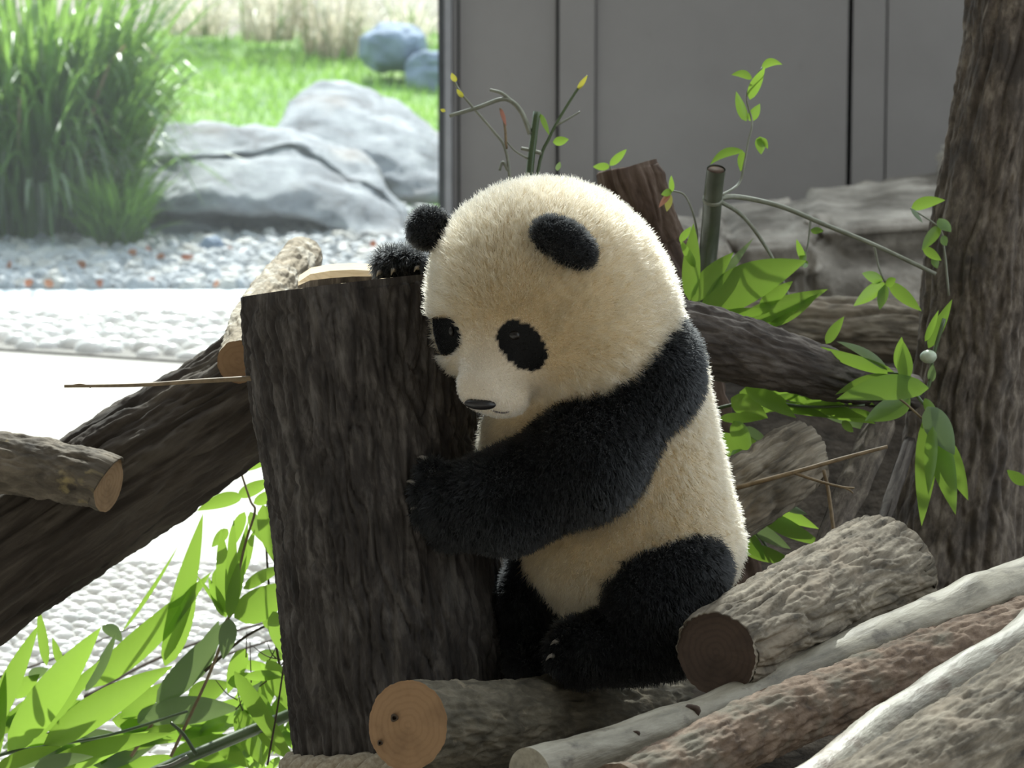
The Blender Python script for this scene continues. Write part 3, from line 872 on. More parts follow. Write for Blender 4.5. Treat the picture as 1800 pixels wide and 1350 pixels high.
stem_px(tw, [(160, 680), (142, 676), (128, 677)], 5.0, 2.5, 'twig', 'bud', 0.5)

# right side
LE = 5.75
log('post', 'reddish brown leaning post rising behind the cub', [P(1104, 296, LE), P(1150, 440, LE), P(1195, 580, LE - 0.05), P(1290, 1120, LE - 0.1)],
    [PX(47, LE), PX(50, LE), PX(50, LE), PX(54, LE)], M['red_bark'], 'stringy', 5.7, (M['cut_brown'], None), 'post', n_th=150, wobble=0.006)
LF = 5.75
def tr_flare(u, th, r):
    k = np.clip((u - 0.72) / 0.28, 0, 1) ** 1.6
    return k[:, None] * (0.05 * np.maximum(0, np.sin(th * 5 + 0.7))[None, :] + 0.03)
log('leaning_tree', 'thick leaning brown tree trunk beside the ledge rocks', [P(1830, -420, LF + 0.05), P(1805, -60, LF + 0.02), P(1757, 300, LF), P(1722, 560, LF), P(1697, 800, LF), P(1672, 1010, LF), P(1640, 1300, LF)],
    [PX(88, LF), PX(90, LF), PX(90, LF), PX(92, LF), PX(97, LF), PX(104, LF), PX(118, LF)], M['trunk'], 'stringy', 6.3, cat='tree', n_th=240, n_len=300, wobble=0.012, flare=tr_flare)
LG = 5.38
log('fallen_log', 'dark fallen branch log running from the cub to the tree trunk', [P(1130, 585, LG - 0.02), P(1250, 610, LG), P(1430, 652, LG + 0.06), P(1600, 690, LG + 0.22)],
    [PX(64, LG), PX(61, LG), PX(46, LG), PX(30, LG)], M['fallen'], 'flaky', 7.2, n_th=150, wobble=0.006)
LH = 6.6
log('weathered_log', 'pale weathered grooved log lying below the ledge rocks', [P(1290, 566, LH + 0.1), P(1480, 577, LH), P(1760, 598, LH)],
    [PX(46, LH)] * 3, M['flaky'], 'stringy', 8.1, n_th=130)
LI = 5.32
log('short_log', 'short rough grey log stub beside the back of the cub', [P(1225, 925, LI - 0.02), P(1330, 858, LI), P(1415, 800, LI + 0.04)], [PX(60, LI), PX(59, LI), PX(54, LI)],
    M['flaky'], 'furrow', 9.6, (None, M['cut_brown']), n_th=150)

# the pile in front: horizontal logs running away to the back
def level(px0, py0, px1, py1, z0, z1, r0, r1, mid=None):
    a, b_ = G(px0, py0, z0), G(px1, py1, z1)
    return a, b_
KZ = 0.305
k0 = P(718, 1277, 4.60); k1 = P(1200, 1262, 5.22)
log('pile_log', 'short olive log with a pale orange sawn end before the stump', [k0, (k0 + k1) / 2, k1], [PX(74, 4.6), PX(74, 4.85), PX(72, 5.2)], M['olive'], 'flaky', 10.4,
    (M['cut_orange'], None), group=None, n_th=180, wobble=0.004)
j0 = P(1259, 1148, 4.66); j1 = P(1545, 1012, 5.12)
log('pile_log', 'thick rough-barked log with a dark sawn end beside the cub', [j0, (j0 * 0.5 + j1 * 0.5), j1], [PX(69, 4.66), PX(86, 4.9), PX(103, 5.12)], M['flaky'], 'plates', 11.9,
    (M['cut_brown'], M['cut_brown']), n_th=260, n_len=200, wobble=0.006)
l0 = P(932, 1362, 4.38); l1 = P(1860, 998, 5.15)
lm = P(1400, 1189, 4.74)
log('pile_log', 'long pale smooth log with dark knots on top of the pile', [l0, P(1160, 1287, 4.55), lm, P(1625, 1090, 4.93), l1], [PX(44, 4.4), PX(40, 4.55), PX(35, 4.74), PX(39, 4.93), PX(42, 5.1)], M['pale'], 'smooth', 12.8,
    (M['pale'], None), n_th=150, n_len=220, wobble=0.006,
    knots=[(P(1205, 1240, 4.54), 0.05, 0.006), (P(1750, 1025, 5.0), 0.05, 0.006)])
PALE = [o for o in COL.objects if o.name.startswith('pile_log') and 'pale smooth' in o.get('label', '')][0]
def knot_on(root, px, py, d, rx, ry, rot, mat='cut_brown'):
    # a small raised ring of dark wood where a twig was cut
    c = P(px, py, d); view = (CAM - c) / np.linalg.norm(CAM - c)
    e1 = RIGHT * math.cos(rot) + UP * math.sin(rot); e2_ = UP * math.cos(rot) - RIGHT * math.sin(rot)
    V, n = [], 18
    for rr, h in ((1.0, -0.004), (0.9, 0.003), (0.55, 0.0035), (0.4, -0.001), (0.0, -0.002)):
        for k in range(n):
            a = 2 * math.pi * k / n; q = rr * (1 + 0.12 * math.sin(3 * a + px))
            V.append(c + e1 * math.cos(a) * q * PX(rx, d) + e2_ * math.sin(a) * q * PX(ry, d) + view * h)
    V = np.array(V)
    mesh_obj('knot', V, grid_faces(5, n, True), M[mat], root, attrs={'bark_co': ('FLOAT_VECTOR', V - c)})
def front_d(px, py, a, b_, r):    # depth of the near surface of a straight round log under a pixel column
    t = np.linspace(0, 1, 200); c = a + (b_ - a) * t[:, None]
    v = c - CAM; d = v @ FWD; x = 900 + FPX * (v @ RIGHT) / d
    k = np.argmin(abs(x - px)); y = 675 - FPX * (v[k] @ UP) / d[k]
    off = (py - y) * d[k] / FPX
    return d[k] - math.sqrt(max(r * r - off * off, 0)) * 0.9
for (kx, ky, ka, kb, kr) in ((1113, 1293, 13, 10, 0.3), (1212, 1258, 16, 24, -0.5), (1292, 1240, 7, 5, 0), (1304, 1250, 5, 6, 0), (1480, 1160, 12, 7, 0.4), (1712, 1045, 11, 7, 0.3)):
    knot_on(PALE, kx, ky, front_d(kx, ky, l0 if kx < 1400 else lm, lm if kx < 1400 else l1, PX(38, 4.6)), ka, kb, kr)
m0 = P(1085, 1400, 4.30); m1 = P(1800, 1095, 5.02)
log('pile_log', 'reddish flaky log lying under the long pale log', [m0, P(1420, 1246, 4.66), m1], [PX(58, 4.3), PX(54, 4.66), PX(46, 5.0)], M['reddish'], 'flaky', 13.5,
    (None, None), n_th=150, n_len=200, wobble=0.008)
n0 = P(1330, 1442, 4.18); n1 = P(1900, 1042, 4.75)
log('pile_log', 'whitish smooth log lying in front of the reddish log', [n0, P(1489, 1332, 4.34), P(1644, 1223, 4.5), n1], [PX(41, 4.2), PX(41, 4.34), PX(42, 4.5), PX(46, 4.75)], M['whitish'], 'smooth', 14.7,
    (None, None), n_th=150, n_len=200, wobble=0.012)
o0 = P(1350, 1548, 4.0); o1 = P(2050, 1085, 4.6)
log('pile_log', 'broad flaky grey log lying lowest in the pile beside the whitish one', [o0, P(1690, 1325, 4.27), o1], [PX(100, 4.1), PX(100, 4.3), PX(104, 4.6)], M['flaky'], 'flaky', 15.3,
    (None, None), n_th=220, n_len=220, wobble=0.006)
# hidden logs that carry the pile and the cub
s0 = P(880, 1330, 5.02); s1 = P(1330, 1275, 5.22)
log('support_log', 'dark log under the feet of the cub', [s0, s1], [PX(70, 5.05), PX(74, 5.2)], M['dark_bark'], 'flaky', 16.1, n_th=100)

KLOG = [o for o in COL.objects if o.name.startswith('pile_log') and 'short olive' in o.get('label', '')][0]
for (kx, ky, kr) in ((693, 1262, 7), (668, 1306, 5)):
    ka = (k1 - k0) / np.linalg.norm(k1 - k0); v_ = P(kx, ky, 1.0) - CAM
    q_ = CAM + v_ * ((k0 - CAM) @ ka) / (v_ @ ka)
    knot_on(KLOG, kx, ky, (q_ - CAM) @ FWD - 0.002, kr, kr, 0, 'twig_dark')
# leaning slab of grey wood and sticks by the trunk
def slab(name, label, a, b_, width, thick, mat, seed):
    a = np.asarray(a); b_ = np.asarray(b_)
    t = np.linspace(0, 1, 30); w = np.linspace(-1, 1, 9)
    ax = b_ - a; ax = ax / np.linalg.norm(ax)
    view = a - CAM; view /= np.linalg.norm(view)
    wd = np.cross(ax, view); wd /= np.linalg.norm(wd); nm = np.cross(wd, ax)
    T, W = np.meshgrid(t, w, indexing='ij')
    wdt = width * (0.75 + 0.25 * np.sin(T * 3 + 0.6)) * (1 + 0.15 * perlin(np.stack([T * 5, W * 0 + np.sign(W), 0 * T + seed], -1)))
    front = a + (b_ - a) * T[..., None] + wd * (W * wdt / 2)[..., None]
    rel = 0.004 * perlin(np.stack([W * 3, T * 2, 0 * T + seed], -1)) + thick * 0.5 * (1 - W ** 4)
    Vt = front - nm * rel[..., None]; Vb = front + nm * (thick * 0.5 * (1 - W ** 4))[..., None]
    F1 = grid_faces(30, 9); n = 270
    F2 = F1[:, ::-1] + n
    ring = [k for k in range(9)] + [k * 9 + 8 for k in range(1, 30)] + [29 * 9 + k for k in range(7, -1, -1)] + [k * 9 for k in range(28, 0, -1)]
    F3 = np.array([(ring[k], ring[(k + 1) % len(ring)], ring[(k + 1) % len(ring)] + n, ring[k] + n) for k in range(len(ring))])
    V = np.vstack([Vt.reshape(-1, 3), Vb.reshape(-1, 3)])
    co = np.stack([W * width / 2, 0 * W, T * np.linalg.norm(b_ - a)], -1).reshape(-1, 3)
    o = mesh_obj(name, V, np.vstack([F1, F2, F3]), mat, loc=b_, attrs={'bark_co': ('FLOAT_VECTOR', np.vstack([co, co]))})
    return tag(o, label, 'wood')
slab('wood_slab', 'grey slab of split wood leaning beside the trunk foot', P(1552, 738, 5.56), P(1440, 985, 5.35), PX(58, 5.5), 0.02, M['trunk'], 2)
slab('wood_slab', 'narrow brown slab of bark leaning on the trunk', P(1600, 775, 5.62), P(1530, 985, 5.45), PX(26, 5.5), 0.014, M['fallen'], 5)
tw = empty('stick', P(1290, 858, 5.2), 'straight tan stick with a side twig over the grey log stub', 'stick')
stem_px(tw, [(1285, 860, 0.02), (1400, 829, 0), (1480, 806, 0), (1560, 785, 0)], 5.2, 4.6, 'twig', 'stem', 0.7)
stem_px(tw, [(1392, 830), (1440, 846), (1480, 856), (1502, 858)], 5.2, 3.0, 'twig', 'side_twig', 0.6)
stem_px(tw, [(1483, 856), (1494, 862), (1500, 867)], 5.2, 2.2, 'twig', 'side_twig', 0.6)
tw = empty('stick', P(1466, 930, 5.25), 'thin upright twig rising from the rough-barked pile log', 'stick')
stem_px(tw, [(1448, 826), (1456, 862), (1467, 945)], 5.28, 3.4, 'twig', 'stem', 1.1)

# rope around the stump foot
rp = empty('rope', st_pt(1316), 'thick twisted beige rope wound around the stump foot', 'rope')
ctr = st_pt(1326); n_ = 160
nrm = ax / np.linalg.norm(ax)
e1 = np.cross(nrm, FWD); e1 /= np.linalg.norm(e1); e2 = np.cross(nrm, e1)
for s in range(3):
    pts = []
    for k in range(n_):
        a = 2 * math.pi * k / n_; ph = a * 10 + s * 2 * math.pi / 3
        rr = R_ST + 0.009
        o = e1 * math.cos(a) + e2 * math.sin(a)
        pts.append(ctr + o * (rr + 0.0095 * math.cos(ph)) + nrm * (0.0095 * math.sin(ph)))
    pts.append(pts[0])
    tube('strand', pts, 0.0115, M['rope'], rp, 8, cap=False)

# ================================================================ bamboo
# dry twigs and cut stem behind the head of the cub
D1 = 5.7
b1 = empty('bamboo_plant', P(935, 420, D1), 'cut grey bamboo stem with bare crooked twigs behind the head of the cub', 'bamboo')
stem_px(b1, [(944, 196), (938, 245), (932, 296), (915, 470), (905, 640), (935, 1085)], D1, 6.5, 'culm', 'cane', 1.2)
stem_px(b1, [(932, 236), (918, 200), (900, 179), (879, 175), (840, 189), (790, 204)], D1, 4.8, 'culm_grey', 'twig', 0.75)
stem_px(b1, [(900, 179), (882, 164), (861, 158)], D1, 3.6, 'culm_grey', 'twig', 0.8)
stem_px(b1, [(900, 470), (897, 330), (888, 262), (868, 232), (829, 186), (810, 163), (796, 138)], D1, 3.2, 'culm_grey', 'twig', 0.6)
stem_px(b1, [(890, 262), (887, 219), (879, 190)], D1, 2.6, 'twig', 'twig', 0.8)
stem_px(b1, [(920, 470), (947, 292), (965, 243), (986, 203), (1013, 160), (1033, 133)], D1, 3.4, 'culm', 'twig', 0.6)
stem_px(b1, [(975, 222), (1000, 208), (1020, 196)], D1, 2.4, 'culm_grey', 'twig', 0.6)
stem_px(b1, [(952, 270), (935, 265), (916, 261)], D1, 4.0, 'culm_grey', 'twig', 0.8)
stem_px(b1, [(930, 280), (905, 265), (888, 245)], D1, 2.2, 'culm_grey', 'twig', 0.6)
stem_px(b1, [(893, 300), (884, 285), (878, 300)], D1, 3.0, 'culm_grey', 'twig', 0.8)
leaves_px(b1, [(972, 250, 1000, 245, 15, 'leaf_green'), (950, 200, 966, 238, 9, 'leaf_green'), (800, 145, 794, 128, 10, 'leaf_yellow'), (813, 172, 803, 156, 9, 'leaf_yellow'),
               (1015, 158, 1033, 132, 8, 'leaf_yellow'), (783, 196, 774, 192, 6, 'leaf_yellow'), (980, 300, 984, 284, 9, 'leaf_grey'), (880, 190, 890, 222, 7, 'leaf_dry')], D1)

# sprigs round the top of the post
b2 = empty('bamboo_sprig', P(1180, 520, 5.62), 'small leafy bamboo sprig curling beside the reddish post', 'bamboo')
stem_px(b2, [(1185, 520), (1222, 440), (1222, 390), (1205, 345), (1182, 335)], 5.62, 2.6, 'culm_grey', 'stem', 0.6)
leaves_px(b2, [(1182, 336, 1162, 342, 12, 'leaf_green'), (1180, 338, 1180, 308, 10, 'leaf_green'), (1178, 340, 1172, 372, 14, 'leaf_yellow'), (1178, 338, 1158, 365, 10, 'leaf_dry')], 5.62)
b2 = empty('bamboo_sprig', P(1085, 330, 5.85), 'tiny two-leaved bamboo sprig behind the top of the reddish post', 'bamboo')
stem_px(b2, [(1095, 420), (1080, 320), (1072, 292)], 5.85, 2.4, 'culm_grey', 'stem', 0.6)
leaves_px(b2, [(1072, 291, 1102, 262, 13, 'leaf_green'), (1072, 293, 1042, 293, 13, 'leaf_green')], 5.85)

# cut cane with side branches
D3 = 5.62
b3 = empty('bamboo_cane', P(1245, 560, D3), 'thick cut bamboo cane with a long thin side branch reaching the trunk', 'bamboo')
c = catmull([P(1259, 297, D3 - 0.07), P(1253, 350, D3 - 0.045), P(1247, 425, D3), P(1228, 600, D3), P(1205, 800, D3), P(1180, 1090, D3)], 20)
tube('cane', c, PX(16.5, D3), M['culm_greyer'], b3, 14, cap=False)
nd = catmull([P(1253, 348, D3 - 0.046), P(1252.6, 353, D3 - 0.043)], 4); tube('node', nd, PX(18.0, D3), M['culm_grey'], b3, 14)
nd = catmull([P(1258.8, 298.5, D3 - 0.069), P(1258, 305, D3 - 0.066), P(1257, 315, D3 - 0.061)], 5); tube('cane_mouth', nd, PX(14.5, D3), M['culm_in'], b3, 14)
stem_px(b3, [(1258, 350, -0.05), (1295, 346), (1370, 362), (1450, 395), (1540, 432), (1645, 482)], D3, 5.0, 'culm_grey', 'side_branch', 0.75)
stem_px(b3, [(1258, 350, -0.05), (1300, 375), (1330, 410), (1364, 466), (1395, 545)], D3, 4.2, 'culm_grey', 'side_branch', 0.7)
stem_px(b3, [(1258, 348, -0.05), (1297, 325), (1308, 290), (1315, 250), (1322, 215), (1312, 170), (1324, 140), (1340, 118)], D3, 2.6, 'culm_grey', 'side_branch', 0.5)
stem_px(b3, [(1537, 432), (1545, 470), (1556, 497)], D3, 2.4, 'culm_grey', 'side_branch', 0.7)
stem_px(b3, [(1425, 386), (1420, 430), (1412, 460)], D3, 2.0, 'culm_grey', 'side_branch', 0.7)
leaves_px(b3, [(1318, 175, 1345, 118, 20, 'leaf_green', 0, -.02, 3), (1338, 120, 1376, 114, 14, 'leaf_green', 0, 0, 8), (1322, 138, 1285, 132, 14, 'leaf_green', 0, 0, 6), (1312, 213, 1294, 160, 17, 'leaf_green', 0, 0, -3),
               (1316, 212, 1336, 182, 18, 'leaf_green', 0, 0, -4), (1336, 240, 1338, 272, 18, 'leaf_green', 0, 0, 4), (1330, 246, 1350, 262, 13, 'leaf_green', 0, 0, 6), (1306, 265, 1248, 290, 15, 'leaf_green', 0, 0, 10),
               (1306, 266, 1302, 302, 14, 'leaf_green', 0, 0, 6)], D3)
leaves_px(b3, [(1556, 497, 1500, 538, 24, 'leaf_green'), (1552, 492, 1515, 480, 20, 'leaf_green'), (1556, 500, 1546, 545, 18, 'leaf_green'), (1562, 497, 1620, 547, 22, 'leaf_green'), (1556, 500, 1575, 490, 16, 'leaf_green'),
               (1425, 404, 1448, 406, 12, 'leaf_green'), (1412, 460, 1400, 420, 12, 'leaf_green'), (1412, 462, 1420, 468, 12, 'leaf_green'), (1412, 440, 1410, 470, 12, 'leaf_green')], D3)

# sprig hanging along the trunk
b4 = empty('bamboo_sprig', P(1660, 480, 5.63), 'bright bamboo sprig against the edge of the tree trunk beside the ledge rocks', 'bamboo')
stem_px(b4, [(1668, 520), (1660, 440), (1650, 400), (1600, 366)], 5.63, 2.2, 'culm_grey', 'stem', 0.6)
leaves_px(b4, [(1602, 366, 1662, 352, 20, 'leaf_green', 0, 0, 4), (1602, 366, 1622, 392, 8, 'leaf_grey'), (1650, 384, 1672, 408, 20, 'leaf_green'), (1652, 395, 1620, 440, 20, 'leaf_green'), (1655, 415, 1664, 432, 14, 'leaf_green'),
               (1622, 436, 1655, 458, 16, 'leaf_green'), (1640, 450, 1648, 472, 14, 'leaf_green')], 5.63)

# broad leaves standing behind the fallen log
D5 = 5.56
b5 = empty('bamboo_plant', P(1222, 590, D5), 'broad bright bamboo leaves standing up behind the fallen branch log', 'bamboo')
stem_px(b5, [(1190, 1090), (1205, 800), (1218, 620), (1222, 560), (1230, 530)], D5, 4, 'culm', 'stem', 0.8)
stem_px(b5, [(1230, 600), (1300, 575), (1345, 560)], D5, 4, 'culm', 'stem', 0.8)
leaves_px(b5, [(1212, 528, 1219, 392, 30, 'leaf_green', 0, 0, 0, 5), (1216, 530, 1290, 443, 34, 'leaf_green', 0, 0, 6, 10), (1232, 545, 1418, 458, 66, 'leaf_green', 0, -.03, 10, 5), (1240, 530, 1325, 418, 16, 'leaf_grey', .02, 0, 4),
               (1300, 562, 1456, 508, 34, 'leaf_green', 0, -.02, -2, 5), (1320, 570, 1440, 516, 30, 'leaf_green', 0, -.02, -8, 15), (1335, 540, 1394, 494, 24, 'leaf_green', 0, -.02), (1250, 560, 1360, 545, 22, 'leaf_green'),
               (1345, 580, 1400, 545, 12, 'leaf_green'), (1222, 470, 1195, 420, 14, 'leaf_green'), (1195, 425, 1215, 398, 12, 'leaf_green'), (1240, 555, 1300, 500, 26, 'leaf_green', .03, .03)], D5)

# branch drooping in front of the trunk
D6 = 5.42
b6 = empty('bamboo_branch', P(1640, 640, D6), 'leafy bamboo branch drooping in front of the tree trunk', 'bamboo')
stem_px(b6, [(1660, 560), (1640, 628), (1632, 680), (1610, 690), (1630, 720), (1642, 760)], D6, 3.6, 'culm', 'stem', 0.8)
stem_px(b6, [(1610, 690), (1590, 660), (1560, 655)], D6, 2.6, 'culm', 'stem', 0.7)
stem_px(b6, [(1620, 735), (1590, 708), (1570, 695)], D6, 2.2, 'twig', 'stem', 0.7)
leaves_px(b6, [(1572, 655, 1426, 606, 22, 'leaf_green', 0, 0, -4, 15), (1560, 650, 1470, 600, 16, 'leaf_grey', 0, 0, 8, -20), (1578, 650, 1585, 592, 22, 'leaf_green'), (1592, 668, 1588, 600, 26, 'leaf_green', -.03, -.03, 0, 0),
               (1452, 604, 1484, 556, 18, 'leaf_green', 0, 0, 2), (1600, 668, 1580, 640, 14, 'leaf_grey'), (1632, 682, 1470, 702, 42, 'leaf_green', -.03, -.05, 10, 0), (1580, 668, 1468, 694, 22, 'leaf_green', 0, 0, 10, 5),
               (1636, 672, 1640, 640, 14, 'leaf_grey'), (1632, 612, 1674, 526, 20, 'leaf_green', 0, 0, 2), (1600, 700, 1520, 740, 40, 'leaf_green', .03, 0), (1626, 600, 1650, 545, 12, 'leaf_green'),
               (1630, 715, 1678, 800, 44, 'leaf_grey', -.04, -.05, 0, 10), (1634, 725, 1620, 925, 36, 'leaf_green', -.01, -.02, 0, 0), (1640, 740, 1680, 905, 40, 'leaf_green', -.03, -.04, 0, 8), (1650, 760, 1702, 880, 34, 'leaf_green', -.02, -.04, 0, -10),
               (1640, 750, 1632, 870, 22, 'leaf_green', -.05, -.05), (1626, 700, 1650, 745, 18, 'leaf_green')], D6)
nb = round_rock('bud', '', P(1632, 627, D6 - 0.02), (PX(15, D6), PX(13, D6), PX(12, D6)), plain_mat('pale_bud', (0.33, 0.40, 0.28), (0.42, 0.48, 0.36), 30, 0.3, 0.5), 3, 0.04, 14, 1.0)
for k_ in ('label', 'category'): 
    if k_ in nb: del nb[k_]
nb.parent = b6; nb.location = nb.location - b6.location; nb['label'] = 'pale green round bud'
b6b = empty('bamboo_sprig', P(1800, 860, 5.55), 'single bright bamboo leaf poking out beside the trunk foot', 'bamboo')
stem_px(b6b, [(1850, 900), (1815, 862), (1800, 850)], 5.55, 2, 'culm', 'stem')
leaves_px(b6b, [(1803, 853, 1770, 826, 20, 'leaf_green')], 5.55)

# leaves under the fallen log
D7 = 5.5
b7 = empty('bamboo_branch', P(1290, 780, D7), 'leafy bamboo branch lying under the fallen branch log', 'bamboo')
stem_px(b7, [(1250, 720), (1330, 705), (1420, 715), (1520, 712)], D7, 3.4, 'culm', 'stem', 0.7)
L7 = [(1310, 680, 1400, 735, 30, 'leaf_green', -.04, -.05, 4, 10), (1300, 690, 1390, 712, 34, 'leaf_green', 0, 0, 2), (1285, 700, 1350, 735, 36, 'leaf_green', -.02, -.03), (1265, 735, 1345, 736, 18, 'leaf_green', -.03, -.03),
      (1290, 740, 1320, 800, 30, 'leaf_green', -.03, -.03), (1270, 760, 1310, 830, 30, 'leaf_green', -.01, -.01), (1275, 665, 1290, 650, 22, 'leaf_green', -.05, -.05), (1310, 750, 1360, 790, 16, 'leaf_grey'),
      (1340, 690, 1430, 690, 20, 'leaf_green', .02, 0, 8), (1380, 700, 1480, 705, 20, 'leaf_green', .02, 0, 6), (1400, 712, 1520, 735, 26, 'leaf_green', 0, 0, 4), (1430, 705, 1530, 700, 18, 'leaf_grey', .02, 0, 5),
      (1360, 715, 1460, 735, 18, 'leaf_green', .0, 0, 4), (1440, 725, 1540, 745, 20, 'leaf_green', .02, 0, 4), (1480, 740, 1500, 760, 14, 'leaf_green'), (1330, 760, 1280, 810, 24, 'leaf_green')]
leaves_px(b7, L7, D7)
r7 = random.Random(9)
for k in range(22):
    x = r7.uniform(1330, 1500); y = r7.uniform(685, 735); a = r7.uniform(-0.35, 0.3); l_ = r7.uniform(50, 110)
    leaves_px(b7, [(x, y, x + math.cos(a) * l_, y - math.sin(a) * l_, r7.uniform(8, 17), r7.choice(['leaf_green', 'leaf_green', 'leaf_grey', 'leaf_green']), r7.uniform(0, .06), r7.uniform(0, .06), 4)], D7)
b8 = empty('bamboo_branch', P(1330, 960, 5.5), 'bamboo leaves growing low behind the rough-barked log', 'bamboo')
stem_px(b8, [(1300, 900), (1340, 950), (1380, 1010)], 5.5, 3, 'culm', 'stem')
leaves_px(b8, [(1310, 920, 1390, 965, 26, 'leaf_grey'), (1305, 935, 1345, 985, 26, 'leaf_green'), (1370, 885, 1420, 905, 14, 'leaf_grey'), (1330, 900, 1450, 960, 30, 'leaf_green', .02, .02), (1300, 960, 1400, 990, 26, 'leaf_green'),
               (1330, 880, 1440, 930, 26, 'leaf_green', .03, .03)], 5.5)

# ---- pile of cut bamboo by the stump, on the pebble floor
D9 = 5.62
b9 = empty('bamboo_branch', G(60, 1372), 'bamboo branch with broad long leaves lying on the pebbles', 'bamboo')
stem_px(b9, [(-60, 1345), (20, 1322), (80, 1312), (200, 1290), (330, 1250)], D9, 3.6, 'culm', 'stem', 0.7)
leaves_px(b9, [(14, 1324, 178, 1102, 58, 'leaf_green', 0, -.06, 4, 0), (75, 1314, 305, 1170, 52, 'leaf_green', 0, -.08, 8, 5), (20, 1322, 176, 1160, 34, 'leaf_green', .02, .03, -6, 0),
               (-25, 1300, 69, 1096, 36, 'leaf_green', 0, 0, 6, 0), (82, 1170, 67, 1066, 17, 'leaf_green', .05, .05, 0, 0), (108, 1170, 92, 1120, 14, 'leaf_green', .05, .05), (75, 1345, 310, 1288, 30, 'leaf_green', -.05, -.1, 6, 10),
               (130, 1352, 262, 1285, 26, 'leaf_green', -.03, -.06, 4), (-10, 1352, 110, 1312, 26, 'leaf_green', -.05, -.06, 4), (60, 1350, 165, 1330, 24, 'leaf_grey', -.1, -.1, 4), (-15, 1350, 10, 1180, 26, 'leaf_green', -.02, 0, 2),
               (20, 1225, 70, 1185, 30, 'leaf_green', .05, .05), (50, 1190, 85, 1175, 20, 'leaf_grey', .05, .05), (240, 1298, 330, 1275, 18, 'leaf_green', 0, 0, 4), (150, 1215, 205, 1110, 20, 'leaf_grey', .05, .05, -6)], D9)
b10 = empty('bamboo_branch', G(300, 1352), 'greyish green bamboo branch with long leaves rising from the pebbles', 'bamboo')
stem_px(b10, [(230, 1330), (290, 1240), (350, 1170), (402, 1085), (440, 1060)], D9 + 0.08, 3.2, 'twig', 'stem', 0.7)
leaves_px(b10, [(290, 1160, 357, 902, 36, 'leaf_green', 0, 0, -8, 0), (150, 1210, 372, 1005, 46, 'leaf_green', 0, 0, -10, 5), (290, 1170, 345, 1000, 40, 'leaf_green', .02, .02, -6, 5), (275, 1235, 398, 1090, 44, 'leaf_grey', -.03, -.03, -10, 0),
                (255, 1262, 422, 1246, 48, 'leaf_grey', -.04, -.05, 6, 0), (330, 1200, 385, 1090, 36, 'leaf_grey', 0, 0, -6), (215, 1110, 313, 960, 7, 'leaf_green', .05, .05, -6, 0), (180, 1100, 215, 1130, 22, 'leaf_grey', .05, .05, 8), (330, 1225, 405, 1200, 40, 'leaf_green', .02, .02),
                (300, 1330, 400, 1290, 30, 'leaf_green', .02, .0), (350, 1300, 440, 1230, 34, 'leaf_green', .03, .0)], D9 + 0.08)
b11 = empty('bamboo_branch', G(440, 1345), 'upright bright bamboo shoots with narrow leaves beside the stump', 'bamboo')
stem_px(b11, [(300, 1330), (370, 1180), (402, 1085), (430, 960), (448, 900), (440, 880), (421, 823)], D9, 3.0, 'twig', 'stem', 0.6)
stem_px(b11, [(505, 1240), (480, 1100), (468, 960), (470, 880)], D9 + .03, 2.6, 'twig_dark', 'stem', 0.6)
leaves_px(b11, [(424, 823, 376, 776, 18, 'leaf_green', 0, 0, 3, 0), (423, 824, 474, 814, 17, 'leaf_green', 0, 0, 3, 0), (426, 872, 346, 898, 24, 'leaf_green', 0, 0, 4, 0), (418, 872, 480, 842, 22, 'leaf_green', .02, .02), (462, 888, 490, 1000, 36, 'leaf_green', -.02, -.02, 4, 0),
                (398, 1075, 388, 928, 26, 'leaf_green', 0, 0, 0, 0), (404, 1080, 411, 912, 20, 'leaf_green', -.02, -.02), (408, 1080, 436, 916, 22, 'leaf_green', 0, 0), (420, 1020, 448, 930, 20, 'leaf_green', .02, .02), (398, 1085, 366, 1015, 20, 'leaf_green'),
                (396, 1080, 345, 1010, 8, 'leaf_green'), (402, 1085, 420, 985, 22, 'leaf_green', -.03, -.03), (412, 1085, 520, 1022, 54, 'leaf_green', -.02, .0, -4, 0), (428, 1035, 505, 995, 22, 'leaf_green', 0, .0, 6), (400, 930, 372, 962, 18, 'leaf_green', .02, .02),
                (430, 900, 400, 975, 22, 'leaf_green', .02, .02), (380, 1000, 392, 1075, 22, 'leaf_green', .02, .02), (440, 900, 470, 960, 24, 'leaf_green', .04, .04), (446, 885, 500, 860, 20, 'leaf_green', .05, .05), (404, 1088, 392, 1160, 30, 'leaf_grey', -.03, -.03)], D9)
b12 = empty('bamboo_branch', G(480, 1352), 'dense tangle of bamboo leaves hanging against the stump bark', 'bamboo')
stem_px(b12, [(470, 1345), (490, 1230), (505, 1120), (510, 1060)], D9 - 0.1, 2.0, 'twig_dark', 'stem', 0.6)
stem_px(b12, [(360, 1180), (430, 1120), (500, 1085)], D9 + 0.05, 3.0, 'twig_dark', 'stem', 0.7)
L12 = [(412, 1180, 520, 1345, 30, 'leaf_green', -.03, -.05, -4, 0), (430, 1190, 510, 1185, 18, 'leaf_green'), (480, 1075, 512, 1165, 40, 'leaf_green', 0, 0), (470, 1160, 520, 1260, 36, 'leaf_green'), (440, 1215, 490, 1300, 36, 'leaf_green', .02, .02),
       (420, 1250, 460, 1345, 40, 'leaf_green', .03, .03), (450, 1270, 520, 1340, 30, 'leaf_green'), (400, 1200, 470, 1190, 26, 'leaf_green', .05, .05), (460, 1090, 520, 1100, 28, 'leaf_green', .04, .04), (380, 1300, 440, 1350, 30, 'leaf_green', .05, .05),
       (480, 1180, 440, 1290, 30, 'leaf_green', .05, .05), (350, 1330, 440, 1310, 30, 'leaf_green', .06, .06), (500, 1220, 460, 1350, 34, 'leaf_green', .06, .06), (430, 1140, 400, 1220, 30, 'leaf_green', .06, .06)]
leaves_px(b12, L12, D9 - 0.02)
